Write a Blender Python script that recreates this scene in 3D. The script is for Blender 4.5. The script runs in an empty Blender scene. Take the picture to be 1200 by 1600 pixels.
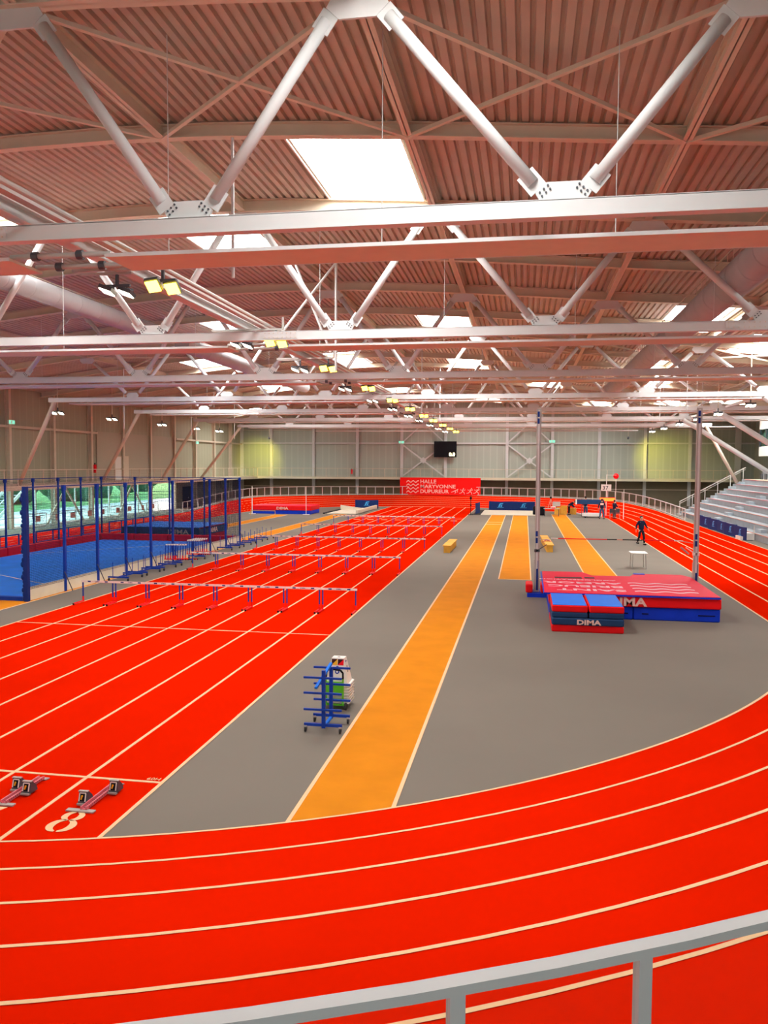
import bpy, math, random
from mathutils import Vector, Matrix
random.seed(7)
sc = bpy.context.scene
COL = sc.collection

# ------------------------------------------------------------------ camera
YAW, PIT, ROL, EYE, FPX = -.1703, .0579, -.0052, 4.821, 1273.98
def camera():
    cy, sy, cp, sp = math.cos(YAW), math.sin(YAW), math.cos(PIT), math.sin(PIT)
    fwd = Vector((sy*cp, cy*cp, -sp)); right = Vector((cy, -sy, 0)); down = fwd.cross(right)
    cr, sr = math.cos(ROL), math.sin(ROL)
    r2 = cr*right + sr*down; d2 = -sr*right + cr*down
    cam = bpy.data.cameras.new('camera'); o = bpy.data.objects.new('camera', cam); COL.objects.link(o)
    cam.sensor_fit = 'VERTICAL'; cam.sensor_height = 24; cam.lens = FPX/1600*24
    cam.clip_start = .05; cam.clip_end = 1000
    u, b = -d2, -fwd
    o.matrix_world = Matrix(((r2.x, u.x, b.x, 0), (r2.y, u.y, b.y, 0), (r2.z, u.z, b.z, EYE), (0, 0, 0, 1)))
    sc.camera = o
camera()

# ------------------------------------------------------------------ world, sun, exposure
SKY = 4.0; PANE = 30.0; LAMP = 14.0; SUN = 16.0
w = bpy.data.worlds.new('world'); sc.world = w; w.use_nodes = True
nt = w.node_tree; nt.nodes.clear()
bg = nt.nodes.new('ShaderNodeBackground'); out = nt.nodes.new('ShaderNodeOutputWorld')
gr = nt.nodes.new('ShaderNodeTexGradient'); tc = nt.nodes.new('ShaderNodeTexCoord'); mp = nt.nodes.new('ShaderNodeMapping')
rp = nt.nodes.new('ShaderNodeValToRGB'); sx = nt.nodes.new('ShaderNodeSeparateXYZ')
nt.links.new(tc.outputs['Generated'], sx.inputs[0]); nt.links.new(sx.outputs['Z'], rp.inputs[0])
rp.color_ramp.elements[0].color = (.94, .97, 1, 1); rp.color_ramp.elements[1].color = (.72, .86, 1, 1)
nt.links.new(rp.outputs[0], bg.inputs[0]); bg.inputs[1].default_value = SKY
nt.links.new(bg.outputs[0], out.inputs[0])
sl = bpy.data.lights.new('sun', 'SUN'); sl.energy = SUN; sl.angle = .02; sl.color = (1, .93, .82)
so = bpy.data.objects.new('sun', sl); COL.objects.link(so)
so.rotation_euler = Vector((.88, .14, -.42)).to_track_quat('-Z', 'Y').to_euler()
so.location = (-60, 40, 30)
vs = sc.view_settings; vs.view_transform = 'Standard'; vs.look = 'None'; vs.gamma = 1; vs.use_curve_mapping = False
vs.exposure = -0.42
try:
    sc.cycles.use_denoising = True; sc.cycles.max_bounces = 7; sc.cycles.diffuse_bounces = 5
    sc.cycles.glossy_bounces = 2; sc.cycles.transparent_max_bounces = 24; sc.cycles.transmission_bounces = 3
    sc.cycles.caustics_reflective = False; sc.cycles.caustics_refractive = False
    sc.cycles.sample_clamp_indirect = 8; sc.cycles.use_light_tree = True
except Exception: pass

# ------------------------------------------------------------------ materials
def mat(name, col, rough=.6, metal=0., var=0., scale=8., bump=0., emit=None, es=0., spec=.5):
    m = bpy.data.materials.new(name); m.use_nodes = True; n = m.node_tree; b = n.nodes['Principled BSDF']
    b.inputs['Base Color'].default_value = (*col, 1); b.inputs['Roughness'].default_value = rough
    b.inputs['Metallic'].default_value = metal; b.inputs['Specular IOR Level'].default_value = spec
    if emit: b.inputs['Emission Color'].default_value = (*emit, 1); b.inputs['Emission Strength'].default_value = es
    if var or bump:
        t = n.nodes.new('ShaderNodeTexCoord'); z = n.nodes.new('ShaderNodeTexNoise'); z.inputs['Scale'].default_value = scale
        z.inputs['Detail'].default_value = 4
        n.links.new(t.outputs['Object'], z.inputs['Vector'])
        if var:
            r = n.nodes.new('ShaderNodeValToRGB'); e = r.color_ramp.elements
            e[0].position = .3; e[1].position = .7
            e[0].color = (*[c*(1-var) for c in col], 1); e[1].color = (*[min(1, c*(1+var)) for c in col], 1)
            n.links.new(z.outputs['Fac'], r.inputs[0]); n.links.new(r.outputs[0], b.inputs['Base Color'])
        if bump:
            u = n.nodes.new('ShaderNodeBump'); u.inputs['Strength'].default_value = bump; u.inputs['Distance'].default_value = .01
            n.links.new(z.outputs['Fac'], u.inputs['Height']); n.links.new(u.outputs[0], b.inputs['Normal'])
    return m
M = dict(
    red=mat('red_track', (.70, .012, .0005), .9, var=.05, scale=.35, spec=.0),
    grey=mat('grey_floor', (.205, .180, .148), .75, var=.06, scale=.22, spec=.12),
    orange=mat('orange_runway', (.70, .24, .010), .8, var=.06, scale=1.5, spec=.05),
    line=mat('line_paint', (.92, .60, .34), .7, spec=.1),
    steel=mat('white_steel', (.66, .68, .68), .55, spec=.2, var=.02, scale=3),
    steel2=mat('cream_steel', (.68, .60, .48), .6, spec=.15, var=.03, scale=3),
    deck=mat('roof_deck', (.50, .42, .34), .65, spec=.15, var=.06, scale=1.2),
    clad=mat('wall_cladding', (.40, .42, .35), .6, var=.04, scale=1.),
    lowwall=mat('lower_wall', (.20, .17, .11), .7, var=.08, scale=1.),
    concrete=mat('concrete', (.33, .37, .40), .75, var=.07, scale=2.),
    stepc=mat('step_grey', (.40, .47, .52), .7, var=.04, scale=2.),
    slab=mat('balcony_slab', (.72, .66, .50), .6, var=.03, scale=2.),
    white=mat('white_paint', (.86, .85, .80), .5),
    board=mat('plywood_white', (.92, .92, .72), .6, var=.04, scale=2.),
    black=mat('black', (.006, .006, .009), .6, spec=.15),
    dark=mat('dark_metal', (.06, .065, .08), .5),
    alu=mat('aluminium', (.46, .44, .41), .45, spec=.3),
    blue=mat('blue_paint', (.012, .055, .40), .45, spec=.12),
    dblue=mat('dark_blue_paint', (.01, .035, .22), .5, spec=.12),
    navy=mat('navy_fabric', (.012, .035, .16), .7, spec=.12, var=.1, scale=3.),
    cyan=mat('cyan_print', (.05, .40, .85), .6),
    mred=mat('mat_red', (.90, .008, .012), .5, spec=.12, var=.04, scale=3.),
    mred2=mat('mat_cover_red', (.90, .004, .05), .55, spec=.12, var=.03, scale=3.),
    mblue=mat('mat_blue', (.008, .045, .62), .5, spec=.12, var=.08, scale=3.),
    mnavy=mat('mat_navy', (.02, .06, .16), .55, spec=.12, var=.08, scale=3.),
    mlight=mat('mat_top_blue', (.01, .20, .90), .5, spec=.12, var=.04, scale=3.),
    floorblue=mat('blue_floor_cover', (.002, .17, .72), .4, var=.15, scale=1.2, bump=.3, spec=.12),
    padred=mat('pad_red', (.42, .004, .02), .6, spec=.12, var=.1, scale=3.),
    banner=mat('banner_red', (.90, .010, .008), .6, spec=.12),
    print=mat('pale_print', (.95, .62, .55), .6),
    mprint=mat('mat_print', (.95, .62, .70), .6),
    wood=mat('pine_yellow', (.80, .42, .06), .55, spec=.12, var=.08, scale=6.),
    sand=mat('sand', (.80, .75, .60), .9, var=.05, scale=12., bump=.4),
    green=mat('green_plastic', (.10, .52, .01), .5),
    rubber=mat('rubber', (.02, .02, .022), .7),
    yellow=mat('yellow', (.95, .52, .01), .5),
    sred=mat('sign_red', (.9, .01, .02), .5, spec=.12),
    brown=mat('dark_brown', (.05, .01, .008), .5, spec=.12),
    duct=mat('textile_duct', (.40, .40, .42), .7, var=.04, scale=2.),
    skin=mat('skin', (.55, .30, .20), .6), hair=mat('hair', (.03, .02, .015), .7),
    jean=mat('jeans', (.03, .10, .20), .8, spec=.12), trous=mat('dark_trousers', (.018, .02, .03), .8, spec=.12),
    trousg=mat('grey_trousers', (.07, .06, .065), .8), jacket=mat('navy_jacket', (.012, .018, .05), .8, spec=.12),
    grass=mat('grass', (.20, .40, .12), .9, var=.2, scale=.6), leaf=mat('leaves', (.06, .16, .10), .9, var=.4, scale=2.),
    ext=mat('outside_white', (.80, .82, .84), .7), paving=mat('outside_paving', (.80, .78, .74), .8, var=.05),
    pink=mat('pink_rail', (.70, .16, .20), .4), barr=mat('barrier_orange', (.70, .30, .22), .6),
    wallp=mat('plain_wall', (.42, .38, .29), .6, var=.02),
    pane=mat('skylight_pane', (.9, .95, 1), .4, emit=(1, .985, .96), es=PANE),
    lamp=mat('lamp_glow', (1, .9, .6), .4, emit=(1, .72, .05), es=LAMP),
    lampw=mat('lamp_glow_white', (1, .95, .85), .4, emit=(1, .93, .70), es=LAMP),
    led=mat('led_orange', (.9, .2, .02), .4, emit=(1, .16, .02), es=3.),
    digit=mat('digit_glow', (1, .9, .5), .4, emit=(1, .86, .42), es=5.),
    exitg=mat('exit_green', (.1, .8, .5), .4, emit=(.25, .9, .65), es=1.2),
)
def glass(name, tint, a):
    m = bpy.data.materials.new(name); m.use_nodes = True; n = m.node_tree; n.nodes.clear()
    o = n.nodes.new('ShaderNodeOutputMaterial'); x = n.nodes.new('ShaderNodeMixShader')
    t = n.nodes.new('ShaderNodeBsdfTransparent'); g = n.nodes.new('ShaderNodeBsdfGlossy')
    t.inputs[0].default_value = (*tint, 1); g.inputs['Roughness'].default_value = .08
    x.inputs[0].default_value = a
    n.links.new(t.outputs[0], x.inputs[1]); n.links.new(g.outputs[0], x.inputs[2]); n.links.new(x.outputs[0], o.inputs[0])
    return m
M['glass'] = glass('window_glass', (.74, .97, 1), .06)
M['glass2'] = glass('rear_glass', (.92, .93, .91), .04)
M['plexi'] = glass('clear_panel', (.93, .94, .92), .03)
def netmat():
    m = bpy.data.materials.new('net_mesh'); m.use_nodes = True; n = m.node_tree; n.nodes.clear()
    o = n.nodes.new('ShaderNodeOutputMaterial'); x = n.nodes.new('ShaderNodeMixShader')
    t = n.nodes.new('ShaderNodeBsdfTransparent'); d = n.nodes.new('ShaderNodeBsdfDiffuse'); d.inputs[0].default_value = (.02, .03, .06, 1)
    tc = n.nodes.new('ShaderNodeTexCoord'); s = n.nodes.new('ShaderNodeSeparateXYZ'); n.links.new(tc.outputs['UV'], s.inputs[0])
    outs = []
    for ax in ('X', 'Y'):
        a = n.nodes.new('ShaderNodeMath'); a.operation = 'MULTIPLY'; a.inputs[1].default_value = 17.
        f = n.nodes.new('ShaderNodeMath'); f.operation = 'FRACT'
        l = n.nodes.new('ShaderNodeMath'); l.operation = 'LESS_THAN'; l.inputs[1].default_value = .16
        n.links.new(s.outputs[ax], a.inputs[0]); n.links.new(a.outputs[0], f.inputs[0]); n.links.new(f.outputs[0], l.inputs[0]); outs.append(l)
    mx = n.nodes.new('ShaderNodeMath'); mx.operation = 'MAXIMUM'
    n.links.new(outs[0].outputs[0], mx.inputs[0]); n.links.new(outs[1].outputs[0], mx.inputs[1])
    n.links.new(mx.outputs[0], x.inputs[0]); n.links.new(t.outputs[0], x.inputs[1]); n.links.new(d.outputs[0], x.inputs[2]); n.links.new(x.outputs[0], o.inputs[0])
    return m
M['net'] = netmat()
def cladmat(key, c0):
    # standing-seam cladding: ribs as paler colour stripes along the run of the wall
    m = M[key]; n = m.node_tree; b = n.nodes['Principled BSDF']
    tc = n.nodes.new('ShaderNodeTexCoord'); s = n.nodes.new('ShaderNodeSeparateXYZ'); n.links.new(tc.outputs['Object'], s.inputs[0])
    ad = n.nodes.new('ShaderNodeMath'); ad.operation = 'ADD'; n.links.new(s.outputs['X'], ad.inputs[0]); n.links.new(s.outputs['Y'], ad.inputs[1])
    mu = n.nodes.new('ShaderNodeMath'); mu.operation = 'MULTIPLY'; mu.inputs[1].default_value = 1.2; n.links.new(ad.outputs[0], mu.inputs[0])
    f = n.nodes.new('ShaderNodeMath'); f.operation = 'FRACT'; n.links.new(mu.outputs[0], f.inputs[0])
    l = n.nodes.new('ShaderNodeMath'); l.operation = 'LESS_THAN'; l.inputs[1].default_value = .16; n.links.new(f.outputs[0], l.inputs[0])
    mx = n.nodes.new('ShaderNodeMix'); mx.data_type = 'RGBA'
    mx.inputs[6].default_value = (*c0, 1); mx.inputs[7].default_value = (*[q*1.13 for q in c0], 1)
    n.links.new(l.outputs[0], mx.inputs[0]); n.links.new(mx.outputs[2], b.inputs['Base Color'])
M['clad2'] = mat('left_wall_cladding', (.4, .4, .3), .6)
cladmat('clad', (.41, .46, .40)); cladmat('clad2', (.36, .36, .26))

# ------------------------------------------------------------------ mesh helpers
class MB:
    def __init__(s): s.v = []; s.f = []; s.uv = None
    def add(s, vs, fs):
        k = len(s.v); s.v += [tuple(v) for v in vs]; s.f += [tuple(i+k for i in f) for f in fs]; return s
    def box(s, x0, x1, y0, y1, z0, z1):
        vs = [(x, y, z) for z in (z0, z1) for y in (y0, y1) for x in (x0, x1)]
        return s.add(vs, [(0, 2, 3, 1), (4, 5, 7, 6), (0, 1, 5, 4), (2, 6, 7, 3), (0, 4, 6, 2), (1, 3, 7, 5)])
    def cbox(s, c, d, rz=0., ry=0., rx=0.):
        R = Matrix.Rotation(rz, 3, 'Z') @ Matrix.Rotation(ry, 3, 'Y') @ Matrix.Rotation(rx, 3, 'X'); c = Vector(c)
        vs = [c + R @ Vector((x*d[0]/2, y*d[1]/2, z*d[2]/2)) for z in (-1, 1) for y in (-1, 1) for x in (-1, 1)]
        return s.add(vs, [(0, 2, 3, 1), (4, 5, 7, 6), (0, 1, 5, 4), (2, 6, 7, 3), (0, 4, 6, 2), (1, 3, 7, 5)])
    def bbox(s, x0, x1, y0, y1, z0, z1, r=.03):
        # cushion-like box with chamfered edges
        pts = lambda i: [(x0+i+r, y0+i), (x1-i-r, y0+i), (x1-i, y0+i+r), (x1-i, y1-i-r), (x1-i-r, y1-i), (x0+i+r, y1-i), (x0+i, y1-i-r), (x0+i, y0+i+r)]
        vs = [(x, y, z0) for x, y in pts(r*.7)] + [(x, y, z0+r) for x, y in pts(0)] + [(x, y, z1-r) for x, y in pts(0)] + [(x, y, z1) for x, y in pts(r*.7)]
        fs = [tuple(range(7, -1, -1)), tuple(range(24, 32))]
        for k in range(3):
            for i in range(8): j = (i+1) % 8; fs.append((k*8+i, k*8+j, k*8+8+j, k*8+8+i))
        return s.add(vs, fs)
    def frame(s, a, b, up=(0, 0, 1)):
        a, b = Vector(a), Vector(b); d = (b-a).normalized(); u = Vector(up)
        if abs(d.dot(u)) > .98: u = Vector((0, 1, 0))
        sd = d.cross(u).normalized(); u = sd.cross(d).normalized(); return a, b, sd, u
    def bar(s, a, b, w, h, up=(0, 0, 1), du=0.):
        a, b, sd, u = s.frame(a, b, up)
        vs = [p + sd*x*w/2 + u*(z*h/2+du) for p in (a, b) for z in (-1, 1) for x in (-1, 1)]
        return s.add(vs, [(0, 1, 3, 2), (4, 6, 7, 5), (0, 4, 5, 1), (2, 3, 7, 6), (0, 2, 6, 4), (1, 5, 7, 3)])
    def ibeam(s, a, b, w, h, tw=.02, tf=.025):
        s.bar(a, b, tw, h, du=0); s.bar(a, b, w, tf, du=h/2-tf/2); return s.bar(a, b, w, tf, du=-h/2+tf/2)
    def tube(s, a, b, r, r2=None, n=10, cap=True):
        a, b, sd, u = s.frame(a, b); r2 = r if r2 is None else r2
        vs = [p + (sd*math.cos(t)+u*math.sin(t))*q for p, q in ((a, r), (b, r2)) for t in [2*math.pi*i/n for i in range(n)]]
        fs = [(i, (i+1) % n, n+(i+1) % n, n+i) for i in range(n)]
        if cap: fs += [tuple(range(n-1, -1, -1)), tuple(range(n, 2*n))]
        return s.add(vs, fs)
    def path(s, pts, r, n=8):
        for a, b in zip(pts, pts[1:]): s.tube(a, b, r, n=n)
        return s
    def sphere(s, c, r, n=10, m=6, sz=1.):
        vs = [(c[0], c[1], c[2]-r*sz)]
        for j in range(1, m):
            p = -math.pi/2+math.pi*j/m
            vs += [(c[0]+r*math.cos(p)*math.cos(2*math.pi*i/n), c[1]+r*math.cos(p)*math.sin(2*math.pi*i/n), c[2]+r*sz*math.sin(p)) for i in range(n)]
        vs.append((c[0], c[1], c[2]+r*sz)); fs = [(0, 1+(i+1) % n, 1+i) for i in range(n)]
        for j in range(m-2): fs += [(1+j*n+i, 1+j*n+(i+1) % n, 1+(j+1)*n+(i+1) % n, 1+(j+1)*n+i) for i in range(n)]
        t = len(vs)-1; fs += [(t, 1+(m-2)*n+i, 1+(m-2)*n+(i+1) % n) for i in range(n)]
        return s.add(vs, fs)
    def prism(s, poly, a, b, axis='z'):
        # poly of 2D points extruded between a and b along an axis
        f = {'z': lambda p, t: (p[0], p[1], t), 'y': lambda p, t: (p[0], t, p[1]), 'x': lambda p, t: (t, p[0], p[1])}[axis]
        n = len(poly); vs = [f(p, a) for p in poly] + [f(p, b) for p in poly]
        return s.add(vs, [tuple(range(n-1, -1, -1)), tuple(range(n, 2*n))] + [(i, (i+1) % n, n+(i+1) % n, n+i) for i in range(n)])
    def xf(s, mx):
        s.v = [tuple(mx @ Vector(v)) for v in s.v]; return s
    def mesh(s, name, m, smooth=False):
        me = bpy.data.meshes.new(name); me.from_pydata(s.v, [], s.f); me.update()
        if s.uv:
            l = me.uv_layers.new(name='UVMap')
            for p in me.polygons:
                for li in p.loop_indices: l.data[li].uv = s.uv[me.loops[li].vertex_index]
        if m: me.materials.append(M[m] if isinstance(m, str) else m)
        if smooth:
            for p in me.polygons: p.use_smooth = True
        return me
    def build(s, name, m, parent=None, smooth=False, **kw):
        o = bpy.data.objects.new(name, s.mesh(name, m, smooth)); COL.objects.link(o)
        if parent is not None: o.parent = parent
        for k, v in kw.items(): o[{'cat': 'category'}.get(k, k)] = v
        return o
def thing(name, label, cat, loc=(0, 0, 0), rz=0., group=None):
    o = bpy.data.objects.new(name, None); COL.objects.link(o); o.location = loc; o.rotation_euler = (0, 0, rz)
    o.empty_display_size = .2; o['label'] = label; o['category'] = cat
    if group: o['group'] = group
    return o
def struct(name, mb, m, parent=None):
    o = mb.build(name, m, parent)
    if parent is None: o['kind'] = 'structure'
    return o
def copy_tree(o, parent=None, top=True):
    c = o.copy(); COL.objects.link(c); c.parent = parent
    for ch in list(o.children): copy_tree(ch, c, False)
    return c
NTH = ['nearest', 'second', 'third', 'fourth', 'fifth', 'sixth', 'seventh', 'eighth', 'ninth', 'tenth', 'eleventh', 'twelfth', 'thirteenth', 'fourteenth', 'fifteenth', 'sixteenth']
FST = ['first'] + NTH[1:]
def text_mb(s, size, depth=.004, mx=None, font_shear=0., bold=0., sx=1.):
    cu = bpy.data.curves.new('t', 'FONT'); cu.body = s; cu.size = size; cu.extrude = depth; cu.align_x = 'LEFT'
    cu.offset = bold; cu.resolution_u = 2
    o = bpy.data.objects.new('t', cu); COL.objects.link(o); dg = bpy.context.evaluated_depsgraph_get(); dg.update()
    me = bpy.data.meshes.new_from_object(o.evaluated_get(dg)); mb = MB()
    mb.add([(v.co.x*sx, v.co.y, v.co.z) for v in me.vertices], [tuple(p.vertices) for p in me.polygons])
    bpy.data.objects.remove(o); bpy.data.curves.remove(cu); bpy.data.meshes.remove(me)
    if mx is not None: mb.xf(mx)
    return mb
def basis(o, x, y):
    # matrix that lays text (x right, y up) at origin o with the world directions x, y
    x, y = Vector(x).normalized(), Vector(y).normalized(); z = x.cross(y); o = Vector(o)
    return Matrix(((x.x, y.x, z.x, o.x), (x.y, y.y, z.y, o.y), (x.z, y.z, z.z, o.z), (0, 0, 0, 1)))

# ------------------------------------------------------------------ shape of roof and oval
ZF = [(-40, 9.5), (-37, 9.9), (-26.8, 11.3), (-20.8, 11.95), (-14.7, 12.45), (-8.6, 12.55), (-2.7, 12.2), (3.3, 11.7), (9.4, 11.3), (15.3, 10.85), (28, 10.0)]
def zf(x):      # underside of the roof beams
    if x <= ZF[0][0]: return ZF[0][1]
    for (a, za), (b, zb) in zip(ZF, ZF[1:]):
        if x <= b:
            t = (x-a)/(b-a); return za+(zb-za)*t
    return ZF[-1][1]
def zf_s(x): return (zf(x-1.8)+zf(x)+zf(x+1.8))/3
BH = .36
def zd(x): return zf_s(x)+BH     # underside of deck ribs
CX, RAD = -10.1, 17.65
YN, YF = 26.4, 75.9
def oval(n=96):
    # inner edge of the oval: list of (point, outward normal, lane width, bank)
    P = []
    def rr(t): return RAD-.56*math.sin(t)*math.sin(2*t)**2
    def end(cy, s):
        for i in range(n+1):
            t = math.pi/2 - math.pi*i/n    # from the right (+x) round to the left
            r = rr(t)
            yield (CX+r*math.sin(t), cy - s*r*math.cos(t))
    near = list(end(YN, 1)); far = list(end(YF, -1))[::-1]
    pts = near + [(CX-RAD, YN+(YF-YN)*k/10) for k in range(1, 10)] + far + [(CX+RAD+.02, YF+(YN-YF)*k/10) for k in range(1, 10)]
    N = len(pts); res = []
    for i, p in enumerate(pts):
        a, b = pts[i-1], pts[(i+1) % N]; tx, ty = b[0]-a[0], b[1]-a[1]; l = math.hypot(tx, ty); nx, ny = -ty/l, tx/l
        if nx*(p[0]-CX)+ny*(p[1]-(YN+YF)/2) < 0: nx, ny = -nx, -ny
        u = (p[0]-CX)/RAD; lw = 1.07 if u > -.1 else 1.07-.18*min(1, (-.1-u)/.8)
        if p[1] <= YN: e = (YN-p[1])/RAD
        elif p[1] >= YF: e = (p[1]-YF)/RAD
        else: e = 0
        e = max(0, min(1, e/.62)); bank = e*e*(3-2*e)
        res.append((p, (nx, ny), lw, bank))
    return res
OV = oval()
def opt(i, k, dz=0.):
    p, n, lw, b = OV[i % len(OV)]
    return (p[0]+n[0]*lw*k, p[1]+n[1]*lw*k, (.1715 if p[1] < 50 else .181)*b*k+dz)

# ------------------------------------------------------------------ ground
XL, XR, Y0, Y1 = -37., 27., -6., 103.5
struct('floor', MB().box(XL, XR, Y0, Y1, -.3, 0), 'grey')
struct('ground', MB().box(-220, XL-.3, -60, 220, -.45, -.15), 'grass')['kind'] = 'structure'
# the running track: red oval, banked in the bends
def ribbon(mb, i0, i1, k0, k1, dz0, dz1, steps=1):
    idx = list(range(i0, i1+1)); vs = []
    for i in idx:
        for k, dz in ((k0, dz0), (k1, dz1)): vs.append(opt(i, k, dz))
    fs = [(2*j, 2*j+2, 2*j+3, 2*j+1) for j in range(len(idx)-1)]
    return mb.add(vs, fs)
NO = len(OV)
track = thing('running_track', 'red oval running track with banked bends around the grey infield', 'running track')
mb = MB(); ribbon(mb, 0, NO, 0, 6, .006, .006)
vs = []                                  # outer skirt of the banked bends
for i in range(NO+1): vs += [opt(i, 6, .006), opt(i, 6.95, .006), (*opt(i, 6.95)[:2], 0)]
fs = []
for j in range(NO): a = 3*j; fs += [(a, a+3, a+4, a+1), (a+1, a+4, a+5, a+2)]
mb.build('track_surface', 'red', track)
MB().add(vs, fs).build('track_edge', 'grey', track)
for k in range(7):
    mb = MB(); h = .03; ribbon(mb, 0, NO, k-h, k+h, .012, .012); mb.build('lane_line', 'line', track)
# sprint straight
SX, SW = -5.33, 1.223
sprint = thing('sprint_straight', 'red eight-lane sprint straight crossing the infield under the hurdles', 'running track')
def inner_y(x, near=True):
    best = None
    for i in range(NO):
        a, b = OV[i][0], OV[(i+1) % NO][0]
        if (a[1]+b[1])/2 < 50 if near else (a[1]+b[1])/2 > 52:
            if min(a[0], b[0]) <= x <= max(a[0], b[0]) and a[0] != b[0]:
                t = (x-a[0])/(b[0]-a[0]); best = a[1]+(b[1]-a[1])*t
    return best
xs = [SX-8*SW+i*SW/2 for i in range(17)]
vs = [(x, inner_y(x)+.0, .005) for x in xs] + [(x, inner_y(x, False), .005) for x in xs]
MB().add(vs, [(i, i+1, 18+i, 17+i) for i in range(16)]).build('track_surface', 'red', sprint)
for k in range(9):
    x = SX-8*SW+k*SW
    MB().box(x-.03, x+.03, inner_y(x), inner_y(x, False), .005, .010).build('lane_line', 'line', sprint)
MB().box(SX-8*SW, SX, 11.29, 11.35, .005, .011).build('start_line', 'line', sprint)
MB().box(SX-8*SW, SX, 22.2, 22.25, .005, .011).build('marking_line', 'line', sprint)
for y in (72.6, 74.2): MB().box(SX-8*SW, SX, y, y+.05, .005, .011).build('finish_line', 'line', sprint)
for k in range(8):       # small distance figures painted by the finish
    MB().box(SX-(k+.75)*SW, SX-(k+.3)*SW, 70.2, 70.5, .005, .011).build('painted_figure', 'line', sprint)
# stencilled lane numbers, read from behind the blocks
def painted_eight(cx, cy, s):
    mb = MB(); W = .09
    def arc(x, y, rx, ry, a0, a1, w0, w1, n=12):
        vs = []
        for i in range(n+1):
            t = a0+(a1-a0)*i/n; f = i/n; w = w0+(w1-w0)*math.sin(f*math.pi)
            for q in (-1, 1): vs.append((cx+s*(x+(rx+q*w)*math.cos(t)), cy+s*(y+(ry+q*w)*math.sin(t)), .011))
        mb.add(vs, [(2*i, 2*i+1, 2*i+3, 2*i+2) for i in range(n)])
    p = math.pi
    for sg in (0, p):
        a0, a1 = (-.44*p, .46*p) if sg == 0 else (.56*p, 1.48*p)
        arc(0, .20, .13, .15, a0, a1, .022, .055); arc(0, -.15, .17, .20, a0, a1, .022, .065)
    return mb
painted_eight(-6.0, 9.83, .84).build('lane_number', 'line', sprint)
text_mb('7', .8, .002, basis((-7.45, 9.55, .009), (1, 0, 0), (0, 1, 0))).build('lane_number', 'line', sprint)
text_mb('60H', .13, .002, basis((-5.62, 11.38, .013), (1, 0, 0), (0, 1, 0))).build('painted_figure', 'line', sprint)
# field runways
def runway(name, label, x0, x1, ya, yb, extra=()):
    t = thing(name, label, 'runway')
    MB().box(x0, x1, ya, yb, .0, .006).build('runway_surface', 'orange', t)
    for x in (x0, x1): MB().box(x-.025, x+.025, ya, yb, .0, .011).build('border_line', 'line', t)
    for y in extra: MB().box(x0, x1, y, y+.12, .0, .012).build('takeoff_board', 'white', t)
    return t
def runway_near(t, x0, x1, yb):
    ya0, ya1 = inner_y(x0), inner_y(x1)
    MB().add([(x0, ya0, .006), (x1, ya1, .006), (x1, yb, .006), (x0, yb, .006)], [(0, 1, 2, 3)]).build('runway_surface', 'orange', t)
t = thing('runway', 'long orange jump runway reaching the red bend beside the blue rack', 'runway')
runway_near(t, -3.08, -1.75, 79.5)
for x in (-3.08, -1.75): MB().box(x-.03, x+.03, inner_y(x), 79.5, .0, .011).build('border_line', 'line', t)
for y in (66.8, 69.3): MB().box(-3.08, -1.75, y, y+.2, .0, .012).build('takeoff_board', 'line', t)
runway('runway', 'short orange runway between the long runway and the left vault post', -1.02, .33, 34.7, 79.5)
MB().box(-1.02, .33, 34.65, 34.71, 0, .011).build('end_line', 'line', bpy.data.objects['runway.001'])
runway('runway', 'orange vault runway leading to the big red landing mat', 2.68, 4.05, 31.6, 82)
runway('runway', 'orange runway on the left running to the far sand pit', -18.1, -16.85, 14, 77)
runway('runway', 'orange runway farthest left, running to the far high jump mat', -23.4, -22.2, 50, 74.8)

# ------------------------------------------------------------------ walls
def wall_x(name, x, t, ya, yb, za, zb, m='clad', holes=()):
    return MB().box(min(x, x+t), max(x, x+t), ya, yb, za, zb)
def roof_prof(y0, y1, z0, xa, xb, n=30):
    mb = MB(); X = [xa+(xb-xa)*i/n for i in range(n+1)]
    poly = [(x, zd(x)+.3) for x in X][::-1] + [(x, z0) for x in X[:1]+X[-1:]]
    return mb.prism(poly, y0, y1, 'y')
farw = roof_prof(Y1, Y1+.3, 3.1, XL-.3, XR+.3); struct('wall_far', farw, 'clad')
nw = MB().box(XL-.3, XR+.3, Y0-.3, Y0, 0, 3.6); nw.prism([(x, zd(x)+.3) for x in [XR+.3-(XR-XL+.6)*i/30 for i in range(31)]] + [(XL-.3, 6.9), (XR+.3, 6.9)], Y0-.3, Y0, 'y'); struct('wall_near', nw, 'clad')
f_ = MB()
for i in range(23): f_.box(XL+2.9*i-.05, XL+2.9*i+.05, Y0-.2, Y0-.1, 3.6, 6.9)
f_ = struct('window_20', f_, 'white'); MB().box(XL, XR, Y0-.16, Y0-.15, 3.6, 6.9).build('pane', 'glass2', f_)
struct('wall_far_base', MB().box(XL-.3, XR+.3, Y1, Y1+.3, 0, 3.1), 'lowwall')
struct('wall_left', MB().box(XL-.3, XL, Y0, Y1, 3.0, zd(XL)+.3), 'clad2')
struct('wall_left_base', MB().box(XL-.3, XL, 82.5, Y1, 0, 3.0), 'lowwall')
struct('wall_right', MB().box(XR, XR+.3, Y0, Y1, 0, zd(XR)+.3), 'clad')
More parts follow.
